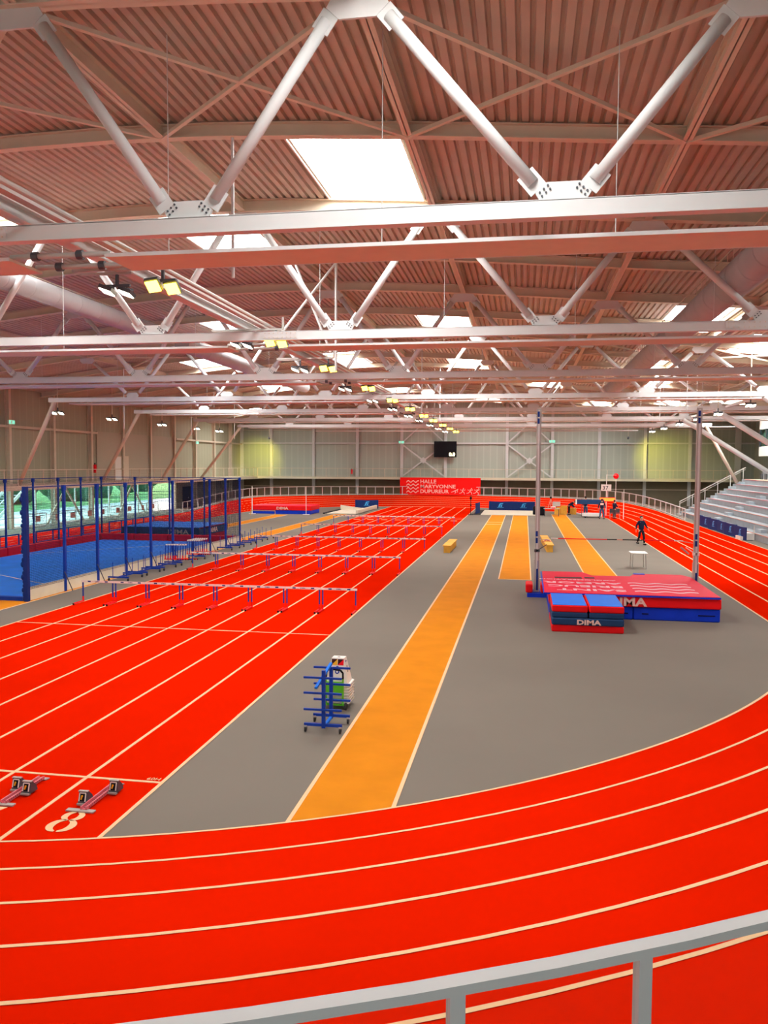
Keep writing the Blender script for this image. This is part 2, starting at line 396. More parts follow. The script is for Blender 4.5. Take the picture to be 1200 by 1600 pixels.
# plain rendered panel with the door on the left wall
struct('trim_1', MB().box(XL, XL+.12, 66.2, 82.4, 3.2, 7.6), 'wallp')
d = struct('door_1', MB().box(XL+.10, XL+.16, 69.2, 71.9, 3.2, 5.5), 'steel2')
MB().box(XL+.16, XL+.19, 69.3, 70.4, 3.2, 5.4).build('door_leaf', 'white', d)
MB().cbox((XL+.22, 70.3, 4.3), (.05, .04, .14)).build('door_handle', 'alu', d)
d = struct('door_2', MB().box(XL, XL+.06, 84.5, 87.3, 0, 2.3), 'black')
MB().cbox((XL+.08, 85.9, 1.05), (.05, .04, .16)).build('door_handle', 'alu', d)

# glazing along the left side at track level, under the balcony
nwin = 0
for y in [Y0+4.0+i*5.65 for i in range(14)]:
    if y > 80: break
    nwin += 1; y2 = min(y+5.65, 82.5)
    fr = MB()
    for q in (y, (y+y2)/2, y2): fr.box(XL-.2, XL-.08, q-.05, q+.05, 0, 3.0)
    fr.box(XL-.2, XL-.08, y, y2, 2.88, 3.0); fr.box(XL-.2, XL-.08, y, y2, 0, .08)
    f = struct('window_%d' % nwin, fr, 'white')
    MB().box(XL-.15, XL-.14, y+.05, (y+y2)/2-.05, .08, 2.88).build('pane', 'glass', f)
    MB().box(XL-.15, XL-.14, (y+y2)/2+.05, y2-.05, .08, 2.88).build('pane', 'glass', f)

# outside: paving, steps, a white house, trees
struct('terrace', MB().box(-50, XL-.3, -10, 110, -.16, -.08), 'paving')['kind'] = 'structure'
h = thing('house', 'white building seen through the left glazing', 'building', (-66, 76, -.15))
MB().box(-5, 5, -9, 9, 0, 7).build('wall', 'ext', h)
MB().prism([(-5.6, 7), (5.6, 7), (0, 9.4)], -9.4, 9.4, 'y').build('roof', 'dark', h)
for y in (-6, -2, 2, 6): MB().box(4.98, 5.05, y-.7, y+.7, 1.2, 3.).build('window_frame', 'dark', h)
st = thing('outdoor_stair', 'pale open stair climbing outside the left glazing', 'stairs', (-41.5, 57, -.08))
for i in range(12): MB().box(-.8, .8, i*.32, i*.32+.3, i*.2, i*.2+.06).build('tread', 'concrete', st)
for x in (-.85, .85): MB().bar((x, 0, .05), (x, 3.9, 2.5), .08, .26).build('stringer', 'ext', st); MB().bar((x, 0, 1.0), (x, 3.9, 3.4), .06, .06).build('handrail', 'ext', st)
for i in range(4):
    st2 = (-44-i, 60+i*9)
for i, (x, y, hh) in enumerate([(-64, 42, 9), (-62, 53, 8), (-66, 62, 9), (-61, 90, 8), (-60, 98, 9), (-64, 110, 11), (-63, 122, 10), (-66, 136, 9)]):
    t = thing('tree', ['round green tree outside, %s from the left through the glazing' % FST[i]][0], 'tree', (x, y, -.15), group='trees outside the glazing')
    MB().tube((0, 0, 0), (0, 0, hh*.5), .3, .2).build('trunk', 'brown', t)
    mb = MB()
    for k in range(22):
        a = random.uniform(0, 6.28); r = random.uniform(0, hh*.28)
        mb.sphere((r*math.cos(a), r*math.sin(a), hh*(.12+.7*random.random())), hh*random.uniform(.16, .26), 9, 6)
    mb.build('crown', 'leaf', t, smooth=True)

# ------------------------------------------------------------------ roof deck with skylights
SKYL = [(-2.5, .3, 6.6, 11.6), (-5.85, -3.0, 19.0, 24.15), (-11.9, -9.2, 24.7, 30.0), (-18.2, -15.3, 19.0, 25.0), (-17.7, -15.3, 41.4, 47.0), (-24., -21.2, 53., 58.0), (-5.85, -3.0, 41.2, 46.6),  # first entry is unseen, added for more light near the camera
        (-14.9, -12.1, 57.2, 64.), (-5.85, -3.0, 58.6, 66.), (-24.2, -21.4, 70, 77), (-14.9, -12.1, 80.9, 87), (.5, 3.1, 69.6, 76), (6.4, 9.1, 37.6, 44.2), (6.9, 9.1, 55.6, 62.5),
        (9.4, 11.4, 67.5, 73), (11.3, 14.6, 44.0, 50.5), (-28, -25, 8, 14), (17, 20, 75, 81), (-33, -30, 88, 95), (-5.85, -3.0, 92.5, 98.5), (6.4, 9.1, 91, 97), (13, 16, 84, 90), (12, 15, 18, 24), (18, 21, 60, 66), (-34, -31, 34, 40)]  # all after the first two here are extra skylights added to brighten the hall
PITCH = .25
mb = MB(); nr = int((XR+1-(XL-1))/PITCH)
for r in range(nr):
    x = XL-1+r*PITCH; prof = [(x, .085), (x+.055, .085), (x+.08, 0), (x+.225, 0), (x+PITCH, .085)]
    P = [(px, zd(px)+dz) for px, dz in prof]
    cuts = sorted((a, b) for xa, xb, a, b in SKYL if xa-.01 <= x+.12 <= xb+.01)
    segs = []; y = Y0
    for a, b in cuts: segs.append((y, a)); y = b
    segs.append((y, Y1))
    for a, b in segs:
        k = len(mb.v)
        for px, pz in P: mb.v += [(px, a, pz), (px, b, pz)]
        for i in range(4): mb.f.append((k+2*i, k+2*i+1, k+2*i+3, k+2*i+2))
struct('ceiling', mb, 'deck')
SKN = ['large white roof skylight nearest the camera, right of the long diagonal beam', 'roof skylight behind the nearest girder, left of centre', 'bright skylight at the left picture edge near the first girder',
       'skylight left of the central light rail behind the second girder', 'far left skylight beside the end of the grey duct', 'skylight over the infield, second in line behind the largest one']
for i, (xa, xb, ya, yb) in enumerate(SKYL):
    lb = SKN[i-1] if 0 < i < 7 else 'white rectangular roof skylight, %s from the left among those %s' % (FST[min(15, int((xa+34)/3.4))], 'over the near girders' if ya < 20 else 'in the %s roof bay' % FST[min(8, int((ya-13)/11.3)+1)])  # general wording also serves the added skylights
    t = thing('skylight', lb, 'skylight', ((xa+xb)/2, (ya+yb)/2, zd((xa+xb)/2)), group='roof skylights')
    w2, l2 = (xb-xa)/2, (yb-ya)/2; za, zb = zd(xa)-zd((xa+xb)/2), zd(xb)-zd((xa+xb)/2)
    c = MB()
    c.bar((-w2, -l2, za+.2), (-w2, l2, za+.2), .04, .5); c.bar((w2, -l2, zb+.2), (w2, l2, zb+.2), .04, .5)
    for y in (-l2, l2): c.bar((-w2, y, za+.2), (w2, y, zb+.2), .04, .5)
    c.build('curb', 'white', t)
    MB().add([(-w2, -l2, za+.4), (w2, -l2, zb+.4), (w2, l2, zb+.4), (-w2, l2, za+.4)], [(0, 3, 2, 1)]).build('pane', 'pane', t)

# ------------------------------------------------------------------ girders and roof beams
TY = [13+11.3*i for i in range(8)]
NB = [-23.72+6.06*i for i in range(7)]          # bottom nodes
NT = [-26.7, -20.75, -14.7, -8.6, -2.7, 3.3, 9.35, 15.4]
ZB = 8.6
def arc_beam(x0, x1, y, h, w, n=26, z=lambda x: zf_s(x)):
    mb = MB(); X = [x0+(x1-x0)*i/n for i in range(n+1)]
    for prof in ((w/2, 0, .025), (.011, 0, h), (w/2, h-.025, h)):
        hw, a, b = prof; vs = []
        for x in X:
            zz = z(x)
            vs += [(x, y-hw, zz+a), (x, y+hw, zz+a), (x, y+hw, zz+b), (x, y-hw, zz+b)]
        fs = [(0, 1, 2, 3), tuple(len(vs)-4+i for i in (3, 2, 1, 0))]
        for i in range(n):
            for q in range(4): a_, b_ = 4*i+q, 4*i+(q+1) % 4; fs.append((a_, a_+4, b_+4, b_))
        mb.add(vs, fs)
    return mb
GN = ['roof girder nearest the camera, crossing the whole top of the view', 'second roof girder from the camera, across the light lamps', 'third roof girder from the camera', 'fourth roof girder from the camera',
      'fifth roof girder from the camera, its right end over the big white strut', 'sixth roof girder from the camera', 'seventh and farthest roof girder, by the far wall']
for k, y in enumerate(TY[:7]):
    t = thing('roof_girder', 'white steel ' + GN[k], 'girder', (0, y, ZB), group='roof girders')
    xa, xb = -29.3, (19.5 if k < 6 else 17.2)
    MB().box(xa, xb, -.10, -.085, 0.03, .26).box(xa, xb, .085, .10, .03, .26).box(xa, xb, -.10, .10, .25, .27).box(xa, xb, -.11, .11, 0, .03).build('bottom_chord', 'steel', t)
    top = arc_beam(XL, XR, 0, BH, .28, z=lambda x: zf_s(x)-ZB); top.build('top_chord', 'steel2', t)
    near = k < 3
    def node(x, z, up, lvl):
        s = 1 if up else -1
        q = 1 if up else 1.2
        poly = [(x-.34*q, z), (x+.34*q, z), (x+.42*q, z+s*.13*q), (x+.25*q, z+s*.29*q), (x-.25*q, z+s*.29*q), (x-.42*q, z+s*.13*q)]
        if not up: poly = poly[::-1]
        pl = MB().prism(poly, -.025, .025, 'y').build('node_plate', 'steel', t)
        if near and up:
            b = MB()
            for sx in (-1, 1):
                for i in range(3):
                    for j in range(2): 
                        px, pz = x+sx*(.20+.06*i+.035*j), z+.185-.052*i+.055*j
                        b.tube((px, -.045, pz), (px, .045, pz), .017, n=6)
            b.build('bolt', 'dark', pl)
    for x in NB:
        if xa < x < xb: node(x, .26, True, 0)
    tops = [x for x in NT if x < xb+1]
    for x in tops: node(x, zf_s(x)-ZB, False, 1)
    for x in NB:
        for s in (-1, 1):
            c = [q for q in tops if (q-x)*s > 0]
            if not c: continue
            q = min(c, key=lambda q: abs(q-x))
            a = Vector((x+s*.46, 0, .55)); b = Vector((q-s*.50, 0, zf_s(q)-ZB-.34))
            d_ = (b-a).normalized()
            br = MB().tube(a, b, .10, n=16).build('brace', 'steel', t, smooth=True)
            if near:
                MB().bar(a-d_*.14, a+d_*.20, .30, .025, up=(0, 1, 0)).build('end_plate', 'steel', br); MB().bar(b-d_*.2, b+d_*.14, .30, .025, up=(0, 1, 0)).build('end_plate', 'steel', br)
    # splice plates on the chord
    for x in ((-9.35 if k == 0 else -7.4), 4.2 + (1.8 if k else 0)):
        if k < 5:
            sp = MB().box(x-.55, x+.55, -.115, -.10, .04, .25).build('splice_plate', 'steel', t); b = MB()
            if k < 3:
                for i in range(8):
                    for z in (.08, .21): b.tube((x-.48+i*.137, -.13, z), (x-.48+i*.137, -.11, z), .014, n=6)
                b.build('bolt', 'steel2', sp)
    # leaning end struts
    L = {3: ((-29.1, 0, .2), (20, 738)), 4: ((-28.9, 0, .2), 0), 5: ((-29.2, 0, .1), 0), 6: ((-28.0, 0, .1), 0)}
    MB().tube((-28.9, 0, .1), (-34.6, 4.6 if k != 6 else 3.0, 3.25-ZB), .13, n=12).build('end_strut', 'steel2', t, smooth=True)
    if 2 <= k <= 5: MB().tube((12.6 if k != 2 else 18.6, 0, .0), (20.9, 2.0, 3.65-ZB), .19, n=14).build('end_strut', 'steel', t, smooth=True)
    if k == 6: MB().tube((16.7, 0, 0), (19.6, 0, 3.3-ZB), .15, n=12).build('end_strut', 'steel2', t, smooth=True)
# mid-bay arched beams
for k in range(9):
    y = 7.35+11.3*k
    if y > 100: break
    arc_beam(XL, XR, y, BH-.04, .22).build('roof_beam', 'steel2', label='arched white roof beam, %s between the girders counting from the camera' % FST[k], cat='beam', group='arched roof beams')
arc_beam(XL, XR, TY[7], BH, .26).build('roof_beam', 'steel2', label='arched white roof beam nearest the far wall', cat='beam', group='arched roof beams')
# longitudinal roof beams at the top nodes
XN = ['outermost left', 'second from the left', 'third from the left', 'over the central light rail', 'right beside the largest skylight', 'right of centre, ending at the top right corner', 'over the right duct', 'outermost right']
for i, x in enumerate(NT):
    MB().ibeam((x, Y0, zf_s(x)+.17), (x, Y1-.02, zf_s(x)+.17), .2, .34).build('ridge_beam', 'steel2', label='long cream roof beam running away from the camera, ' + XN[i], cat='beam', group='long roof beams')
# flat cross bracing under the deck in the first half bay of some bays
n = 0
for (ya, yb) in ((13, 18.65), (46.9, 52.55), (80.8, 86.4)):
    for i in range(len(NT)-1):
        xa, xb = NT[i], NT[i+1]; n += 1
        t = thing('roof_bracing', 'thin crossed brace rods under the roof, %s from the left in the %s braced bay' % (FST[i], {13: 'nearest', 46.9: 'middle', 80.8: 'far'}[ya]), 'bracing', (0, 0, 0), group='roof cross bracing')
        for a, b in (((xa, ya), (xb, yb)), ((xb, ya), (xa, yb))):
            MB().bar((a[0], a[1], zf_s(a[0])+.02), (b[0], b[1], zf_s(b[0])+.02), .09, .08).build('rod', 'steel2', t)
# suspended rods and braces under the roof near the light rail
def up_rod(name, label, pts, r=.035):
    t = thing(name, label, 'rod')
    for a, b in pts: MB().tube(a, b, r, n=8).build('rod', 'steel', t)
up_rod('hanger_rod', 'single vertical hanger rod left of the nearest girder node', [((-6.85, 18.65, 12.5), (-6.85, 18.65, 9.2))], .04)
up_rod('hanger_rod', 'vertical hanger with crossed braces left of the second girder nodes', [((-7.0, 29.95, 12.5), (-7.0, 29.95, 8.3)), ((-7.0, 29.95, 12.3), (-9.4, 29.95, 9.4)), ((-8.6, 29.95, 12.4), (-7.2, 29.95, 9.0))], .05)
for k, y in enumerate((52.5, 63.9, 75.1)):
    up_rod('hanger_rod', 'thin vertical hanger rod by the far light rail, %s of three' % FST[k], [((-6.6, y, 12.4), (-6.6, y, 8.2))], .035)
for k, (x, y) in enumerate([(9.7, 52.5), (9.9, 63.9), (12.9, 63.9), (-27.2, 52.5), (-27.2, 64), (-27.5, 75)]):
    up_rod('hanger_rod', 'thin vertical hanger rod %s, %s' % ('at the right' if x > 0 else 'at the left wall side', ['nearest', 'middle', 'farthest'][k % 3]), [((x, y, zf_s(x)+.1), (x, y, 7.2 if x < 0 else 8.2))], .035)
# radiant heating panels hung behind each girder
for k, y in enumerate(TY):
    for side, (xa, xb) in enumerate(((-7.55, 19.5), (-28.5, -9.45)) if k < 7 else ((-24, 12),)):
        z = 8.55 if k < 7 else 8.62; yy = y+1.45 if k < 7 else y
        t = thing('radiant_heater', 'long flat radiant heating panel hung behind the %s girder, %s of the light rail' % (FST[k], ['right', 'left'][side]), 'heater', (0, yy, z), group='radiant heating panels')
        MB().box(xa, xb, -.52, .52, 0, .05).build('panel', 'steel2', t)
        MB().box(xa, xb, -.54, -.52, -.005, .06).box(xa, xb, .52, .54, -.005, .06).build('edge_strip', 'steel', t)
        for x in [xa+1+i*4 for i in range(int((xb-xa)/4))]: MB().tube((x, 0, .04), (x, 0, zf_s(x)+.2-z), .008, n=4, cap=False).build('hanger_wire', 'steel', t)
    if k < 7:
        t = thing('heating_pipe', 'pair of grey heating pipes bridging the light rail gap at the %s girder' % FST[k], 'pipe', (0, y+1.45, 8.6), group='heating pipes')
        for dy in (-.4, .4):
            MB().tube((-9.5, dy, .04), (-7.5, dy, .04), .05).build('pipe', 'alu', t, smooth=True)
            for x in (-9.0, -8.1): MB().tube((x-.06, dy, .04), (x+.06, dy, .04), .085).build('valve', 'dark', t)

# ------------------------------------------------------------------ textile ducts
for nm, x, z, r, ya, yb in (('pale round textile air duct at the upper right', 5.95, 10.2, .50, 6, 63), ('pale round textile air duct at the upper left, nearer length', -16.6, 10.75, .36, 8, 35.5), ('pale round textile air duct at the left, farther length', -16.4, 10.6, .38, 37.5, 60)):
    t = thing('air_duct', nm, 'duct', (x, 0, z)); mb = MB(); N = int((yb-ya)/1.4)
    for i in range(N):
        a, b = ya+(yb-ya)*i/N, ya+(yb-ya)*(i+1)/N
        mb.tube((0, a, 0), (0, a+.05, 0), r*.96, r, n=20, cap=i == 0); mb.tube((0, a+.05, 0), (0, b-.05, 0), r, n=20, cap=False); mb.tube((0, b-.05, 0), (0, b, 0), r, r*.96, n=20, cap=i == N-1)
    mb.build('sleeve', 'duct', t, smooth=True)
    MB().bar((-r*.7, ya, r+.16), (-r*.7, yb, r+.16), .03, .03).build('rail', 'steel2', t)
    h = MB()
    for i in range(int((yb-ya)/.7)): y = ya+i*.7; h.bar((-r*.7, y, r*.55), (-r*.7, y, r+.16), .015, .015)
    h.build('hook', 'steel2', t)

# ------------------------------------------------------------------ central light rail and floodlights
t = thing('light_rail', 'long steel lighting rail running away from the camera left of centre', 'rail', (-8.7, 0, 9.0))
MB().ibeam((0, 2, .12), (0, 97, .12), .26, .26).build('beam', 'steel', t)
MB().box(.30, .48, 2, 97, .16, .24).build('cable_tray', 'alu', t)
MB().tube((.78, 2, .12), (.78, 97, .12), .055).build('conduit', 'alu', t)
ST = [16.5, 24.5, 31.3, 39.6, 47, 54.4, 62, 68.5, 76.5, 84, 91.5]
for y in [10.4]+ST:
    MB().bar((-1.0, y, -.03), (1.3, y, -.03), .08, .06).bar((-1.0, y+.35, -.03), (.2, y+.35, -.03), .06, .06).build('cross_bar', 'alu', t)
    if y > 11: MB().bar((1.3, y, -.03), (1.3, y, .34), .06, .06).build('hanger', 'alu', t)
def floodlight(x, y, z, label, grp, tilt=0., glow='lamp', n=2, rx=-.2):
    t = thing('floodlight', label, 'floodlight', (x, y, z), group=grp)
    MB().bar((0, 0, .28), (0, 0, .52), .06, .06).bar((-.3, 0, .28), (.3, 0, .28), .07, .05).build('bracket', 'dark', t)
    for s in ((-1, 1) if n == 2 else (0,)):
        cx = s*.155; sy = s*.13
        hs = MB().cbox((cx, sy, .17), (.31, .30, .08), ry=tilt, rx=rx).build('housing', 'dark', t)
        MB().cbox((cx-.05*math.sin(tilt), sy+.052*math.sin(rx), .12), (.27, .26, .02), ry=tilt, rx=rx).build('lens', glow, hs)
        f = MB()
        for q in range(5): f.cbox((cx-.10+q*.05, sy, .225), (.012, .22, .05))
        f.build('cooling_fin', 'dark', hs)
    return t
for i, y in enumerate(ST):
    floodlight(-7.62, y, 8.42, 'twin floodlight glowing yellow right of the light rail, %s from the camera' % FST[i], 'floodlights on the right of the light rail', -.12, 'lamp', 2, -.75)
    floodlight(-8.85, y+.35, 8.42, 'twin floodlight left of the light rail, %s from the camera' % FST[i], 'floodlights on the left of the light rail', .35, 'lampw')
floodlight(-7.9, 10.4, 8.9, 'yellow floodlight cut by the left picture edge near the top', 'floodlights on the right of the light rail', -.1, 'lamp', 2, -.75)
for i, y in enumerate([52.4, 60, 69, 76.6, 83]):
    t = floodlight(-32.1, y, 8.15, 'twin floodlight over the left balcony, %s from the left' % FST[i], 'floodlights over the left balcony', .15, 'lampw', 2, -.5)
    t.scale = (1.15, 1.15, 1)
    MB().bar((0, 0, .5), (0, 0, zd(-32.1)+.06-8.15), .05, .05).build('drop_rod', 'steel2', t)
for i, y in enumerate([48.7, 56.5, 63, 70, 77.5, 84.5]):
    t = floodlight(12.4, y, 8.1, 'twin floodlight over the right straight, %s from the camera' % FST[i], 'floodlights over the right straight', -.15, 'lampw', 2, -.4)
    MB().bar((0, 0, .5), (0, 0, zd(12.4)+.06-8.1), .05, .05).build('drop_rod', 'steel2', t)
MB().box(13.2, 13.36, 30, 92, 8.75, 8.9).build('cable_tray', 'steel', label='pale cable tray running away over the right straight', cat='cable tray')

# ------------------------------------------------------------------ wall columns, girts, wall bracing
FC = [-38.5+1.6, -32.8, -27.1, -21.3, -15.5, -9.9, -2.2, 3.35, 9.0, 14.4, 19.6, 25.0]
for i, x in enumerate(FC):
    mb = MB().box(x-.17, x+.17, Y1-.36, Y1-.33, 0, zd(x)).box(x-.17, x+.17, Y1-.03, Y1, 0, zd(x)).box(x-.015, x+.015, Y1-.33, Y1-.03, 0, zd(x))
    if i in (0, 11): mb.box(x-.35, x+.35, Y1-.5, Y1-.4, 0, zd(x))
    mb.build('wall_column', 'steel', label='white steel column on the far wall, %s from its left corner' % FST[i], cat='column', group='far wall columns')
struct('trim_2', MB().box(XL, XR, Y1-.30, Y1-.04, 7.48, 7.66), 'steel')
struct('trim_3', MB().box(XL, XR, Y1-.22, Y1-.04, 1.9, 2.0), 'steel2')
struct('trim_4', MB().box(XL, XR, Y1-.24, Y1-.04, 9.25, 9.33), 'steel2')
LC = [8.5+5.65*i for i in range(17)]
for i, y in enumerate(LC):
    x = XL
    MB().box(x+.33, x+.36, y-.14, y+.14, 0, zd(x)).box(x, x+.03, y-.14, y+.14, 0, zd(x)).box(x+.03, x+.33, y-.015, y+.015, 0, zd(x)).build('wall_column', 'steel2', label='cream steel column on the left wall, %s counting away from the camera' % (FST[i] if i < 16 else 'last'), cat='column', group='left wall columns')
struct('trim_5', MB().box(XL+.03, XL+.28, Y0, 66.1, 7.36, 7.54), 'steel2')
struct('trim_6', MB().box(XL+.03, XL+.28, 82.5, Y1, 7.36, 7.54), 'steel2')
for nm, xa, xb in (('left of the scoreboard', -15.5, -9.9), ('right of the left vault post', -2.2, 3.35)):
    t = thing('wall_bracing', 'white crossed steel wall bracing %s' % nm, 'bracing', ((xa+xb)/2, Y1-.45, 7.5)); w2 = (xb-xa)/2-.15
    for s in (-1, 1):
        MB().bar((-s*w2, 0, -4.1), (s*w2, 0, -.15), .16, .16).build('brace', 'steel', t)
        MB().bar((-s*w2, 0, .2), (s*.3, 0, 2.9), .14, .14).build('brace', 'steel', t)
    MB().cbox((0, -.1, -2.1), (.6, .04, .6), ry=.78).build('centre_plate', 'steel', t)
    MB().prism([(-.45+q*0, 2.65) if q else (-.6, 2.95) for q in (0, 1)] + [(.45, 2.65), (.6, 2.95)], -.08, -.04, 'y').build('top_plate', 'steel', t)
for k, (y) in enumerate((60.5, 71.8)):
    t = thing('wall_bracing', 'diagonal steel brace pair behind the left glazing, %s' % ('nearer' if k == 0 else 'farther'), 'bracing', (XL+.5, y, 0))
    MB().tube((0, -2.6, .1), (0, 0, 2.8), .09).build('brace', 'steel2', t); MB().tube((0, 2.6, .1), (0, 0, 2.8), .09).build('brace', 'steel2', t)

# ------------------------------------------------------------------ balconies with railings
def railing(t, pts, h=1.08, post=1.5, mesh=True, m='steel2'):
    mb = MB(); gp = MB()
    for a, b in zip(pts, pts[1:]):
        a, b = Vector(a), Vector(b); L = (b-a).length; n = max(1, round(L/post)); mid = MB()
        mb.bar(a+Vector((0, 0, h)), b+Vector((0, 0, h)), .06, .06); mb.bar(a+Vector((0, 0, .12)), b+Vector((0, 0, .12)), .03, .03)
        for i in range(n+1):
            p = a+(b-a)*i/n; mb.bar(p, p+Vector((0, 0, h)), .05, .05)
        for i in range(1, 6): gp.bar(a+Vector((0, 0, .12+i*.15)), b+Vector((0, 0, .12+i*.15)), .008, .008)
    mb.build('railing', m, t)
    if mesh: gp.build('rail_wire', m, t)
t = thing('balcony', 'far spectator balcony with pale fascia behind the red banner', 'balcony', (0, 0, 0))
MB().box(XL+2.9, 25.0, 101.5, Y1, 2.98, 3.25).build('deck', 'slab', t)
railing(t, [(XL+2.9, 101.55, 3.25), (25.0, 101.55, 3.25)])
t = thing('balcony', 'left spectator balcony above the glazing', 'balcony', (0, 0, 0))
MB().box(XL, XL+2.9, Y0, Y1, 2.92, 3.25).build('deck', 'slab', t)
railing(t, [(XL+2.85, 6, 3.25), (XL+2.85, 101.5, 3.25)])

# ------------------------------------------------------------------ rail round the outside of the bends
def bend_rail(label, idx, off=6.16, ph=0., name='track_railing'):
    t = thing(name, label, 'railing')
    P = [Vector(opt(i, off)) for i in idx]; H_ = 1.06
    Pt = [p+Vector((0, 0, H_)) for p in P]
    mb = MB()
    def rail(pts, w, h):
        vs = []
        for j, p in enumerate(pts):
            d = (pts[min(j+1, len(pts)-1)]-pts[max(j-1, 0)]); nx = Vector((d.y, -d.x, 0)).normalized()*w/2
            vs += [p-nx, p+nx, p+nx-Vector((0, 0, h)), p-nx-Vector((0, 0, h))]
        fs = [(0, 1, 2, 3), tuple(len(vs)-4+i for i in (3, 2, 1, 0))]
        for j in range(len(pts)-1):
            for q in range(4): a, b = 4*j+q, 4*j+(q+1) % 4; fs.append((a, b, b+4, a+4))
        return MB().add(vs, fs)
    rail(Pt, .10, .055).build('top_rail', 'steel', t)
    rail([p+Vector((0, 0, .12)) for p in P], .06, .06).build('bottom_rail', 'steel', t)
    L = [0]
    for a, b in zip(P, P[1:]): L.append(L[-1]+(b-a).length)
    n = round(L[-1]/1.12); k = 0
    posts = []
    for q in range(n+1):
        s = max(0, min(L[-1], L[-1]*(q+ph)/n))
        while k < len(L)-2 and L[k+1] < s: k += 1
        f = (s-L[k])/(L[k+1]-L[k]); p = P[k].lerp(P[k+1], f); d = (P[k+1]-P[k]).normalized(); posts.append((p, d))
    for p, d in posts:
        rz = math.atan2(d.y, d.x)
        MB().cbox((p.x, p.y, p.z+H_/2-.03), (.085, .06, H_-.06), rz=rz).build('post', 'steel', t)
    for (p, d), (q, e) in zip(posts, posts[1:]):
        o = Vector((0, 0, 0))
        MB().add([p+Vector((0, 0, .12)), q+Vector((0, 0, .12)), q+Vector((0, 0, H_-.05)), p+Vector((0, 0, H_-.05))], [(0, 1, 2, 3)]).build('clear_panel', 'plexi', t)
    return t
near_i = [i for i in range(NO) if OV[i][0][1] < 20.5]
bend_rail('white track railing in the foreground crossing the bottom right corner', near_i, 6.39, ph=-.18)
far_i = [i for i in range(NO) if OV[i][0][1] > 74.5]
bend_rail('long white track railing around the outside of the far bend', far_i)

# ------------------------------------------------------------------ stands on the right
t = thing('grandstand', 'pale concrete spectator stand on the right', 'stand', (0, 0, 0))
NTIER = 8
for k in range(NTIER):
    x = 14.95+.8*k; z = .45*(k+1)
    MB().box(x, 22.4, 20, 83, z-.45, z).build('tier', 'concrete', t)
    MB().box(x-.03, x+.02, 20, 81.7, z-.03, z+.012).build('nosing', 'barr' if k < 3 else 'pink', t)
for ya in (81.7, 69.0, 56.8, 46.8):
    for k in range(1, NTIER):
        x = 14.95+.8*k; z = .45*k
        MB().box(x-.42, x, ya, ya+1.25, z, z+.225).build('aisle_step', 'stepc', t)
    MB().box(14.3, 14.95, ya, ya+1.25, 0, .22).build('aisle_step', 'stepc', t)
MB().box(20.75, 22.4, 20, 83, 3.45, 3.62).build('walkway', 'slab', t)
rb = MB(); q0 = lambda x: .45*max(0, (x-14.15)/.8)
rb.bar((14.9, 83.1, q0(14.9)+.95), (20.9, 83.1, q0(20.9)+.95), .06, .06); rb.bar((14.9, 83.1, q0(14.9)+.75), (20.9, 83.1, q0(20.9)+.75), .03, .03)
for i in range(6): x = 14.95+1.15*i; rb.bar((x, 83.1, 0), (x, 83.1, q0(x)+.95), .05, .05)
rb.build('handrail', 'white', t)
struct('wall_right_low', MB().box(22.4, 22.6, 20, 83, 0, 4.5), 'concrete')
for i in range(24):
    y = 77.5-i*1.3
    o = MB().box(-.02, .1, -.3, .3, 0, .55).build('seat_back', 'dark', label='small dark seat back in the row on the top walkway', cat='seat', group='seats on the top walkway'); o.location = (21.9, y+4, 3.62)
t = thing('control_room', 'raised control room box with windows above the stand', 'room', (21.75, 74, 5.8))
MB().box(0, 5.2, -8, 8, 0, .9).build('lower_wall', 'white', t); MB().box(0, 5.2, -8, 8, 2.5, 3.5).build('upper_wall', 'white', t)
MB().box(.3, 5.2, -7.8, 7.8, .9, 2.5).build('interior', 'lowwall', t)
mb = MB()
for i in range(9): mb.box(0, .12, -8+i*1.98, -7.88+i*1.98, .9, 2.5)
mb.box(0, .12, 7.9, 8, .9, 2.5); mb.build('window_frame', 'dark', t)
MB().box(.05, .07, -7.9, 7.9, .9, 2.5).build('pane', 'glass', t)
# small steps in front of the stand
t = thing('step_block', 'two white portable steps with a post in front of the stand', 'steps', (14.45, 57.3, 0))
MB().box(-.4, .0, -.6, .6, 0, .22).build('step', 'white', t); MB().box(.0, .42, -.6, .6, 0, .44).build('step', 'white', t)
MB().box(.43, .48, -.6, -.54, 0, 1.0).build('post', 'white', t)

# ------------------------------------------------------------------ banner, scoreboard, signs
t = thing('banner', 'wide red banner with the hall name on the far balcony', 'banner', (-10.2, 99.72, 0))
MB().box(-4.9, -4.8, .04, .12, 1.1, 3.2).box(4.8, 4.9, .04, .12, 1.1, 3.2).build('frame_post', 'steel', t)
MB().box(-4.95, 4.95, -.04, .04, 1.12, 3.27).build('panel', 'banner', t)
def put(s, size, x, z, par, m, sx=1., bold=0., y=-.05):
    text_mb(s, size, .006, basis((x, y, z+.06), (1, 0, 0), (0, 0, 1)), sx=sx, bold=bold).build('lettering', m, par)
put('HALLE', .62, -2.45, 2.52, t, 'print', 1.12, .012); put('MARYVONNE', .62, -2.45, 1.92, t, 'print', 1.15, .012); put('DUPUREUR', .62, -2.45, 1.32, t, 'print', 1.12, .012)
def wave(x0, x1, z, amp, th, y=-.05, ncyc=2.5, n=40):
    mb = MB(); vs = []
    for i in range(n+1):
        x = x0+(x1-x0)*i/n; zz = z+amp*math.sin(i/n*ncyc*2*math.pi-.8)
        vs += [(x, y, zz-th/2), (x, y, zz+th/2), (x, y+.01, zz-th/2), (x, y+.01, zz+th/2)]
    for i in range(n): a = 4*i; mb.f += [(a, a+4, a+5, a+1)]
    mb.v = vs; return mb
for i in range(4): wave(-4.15, -2.62, 2.78-.42*i, .10, .13).build('wave_mark', 'print', t)
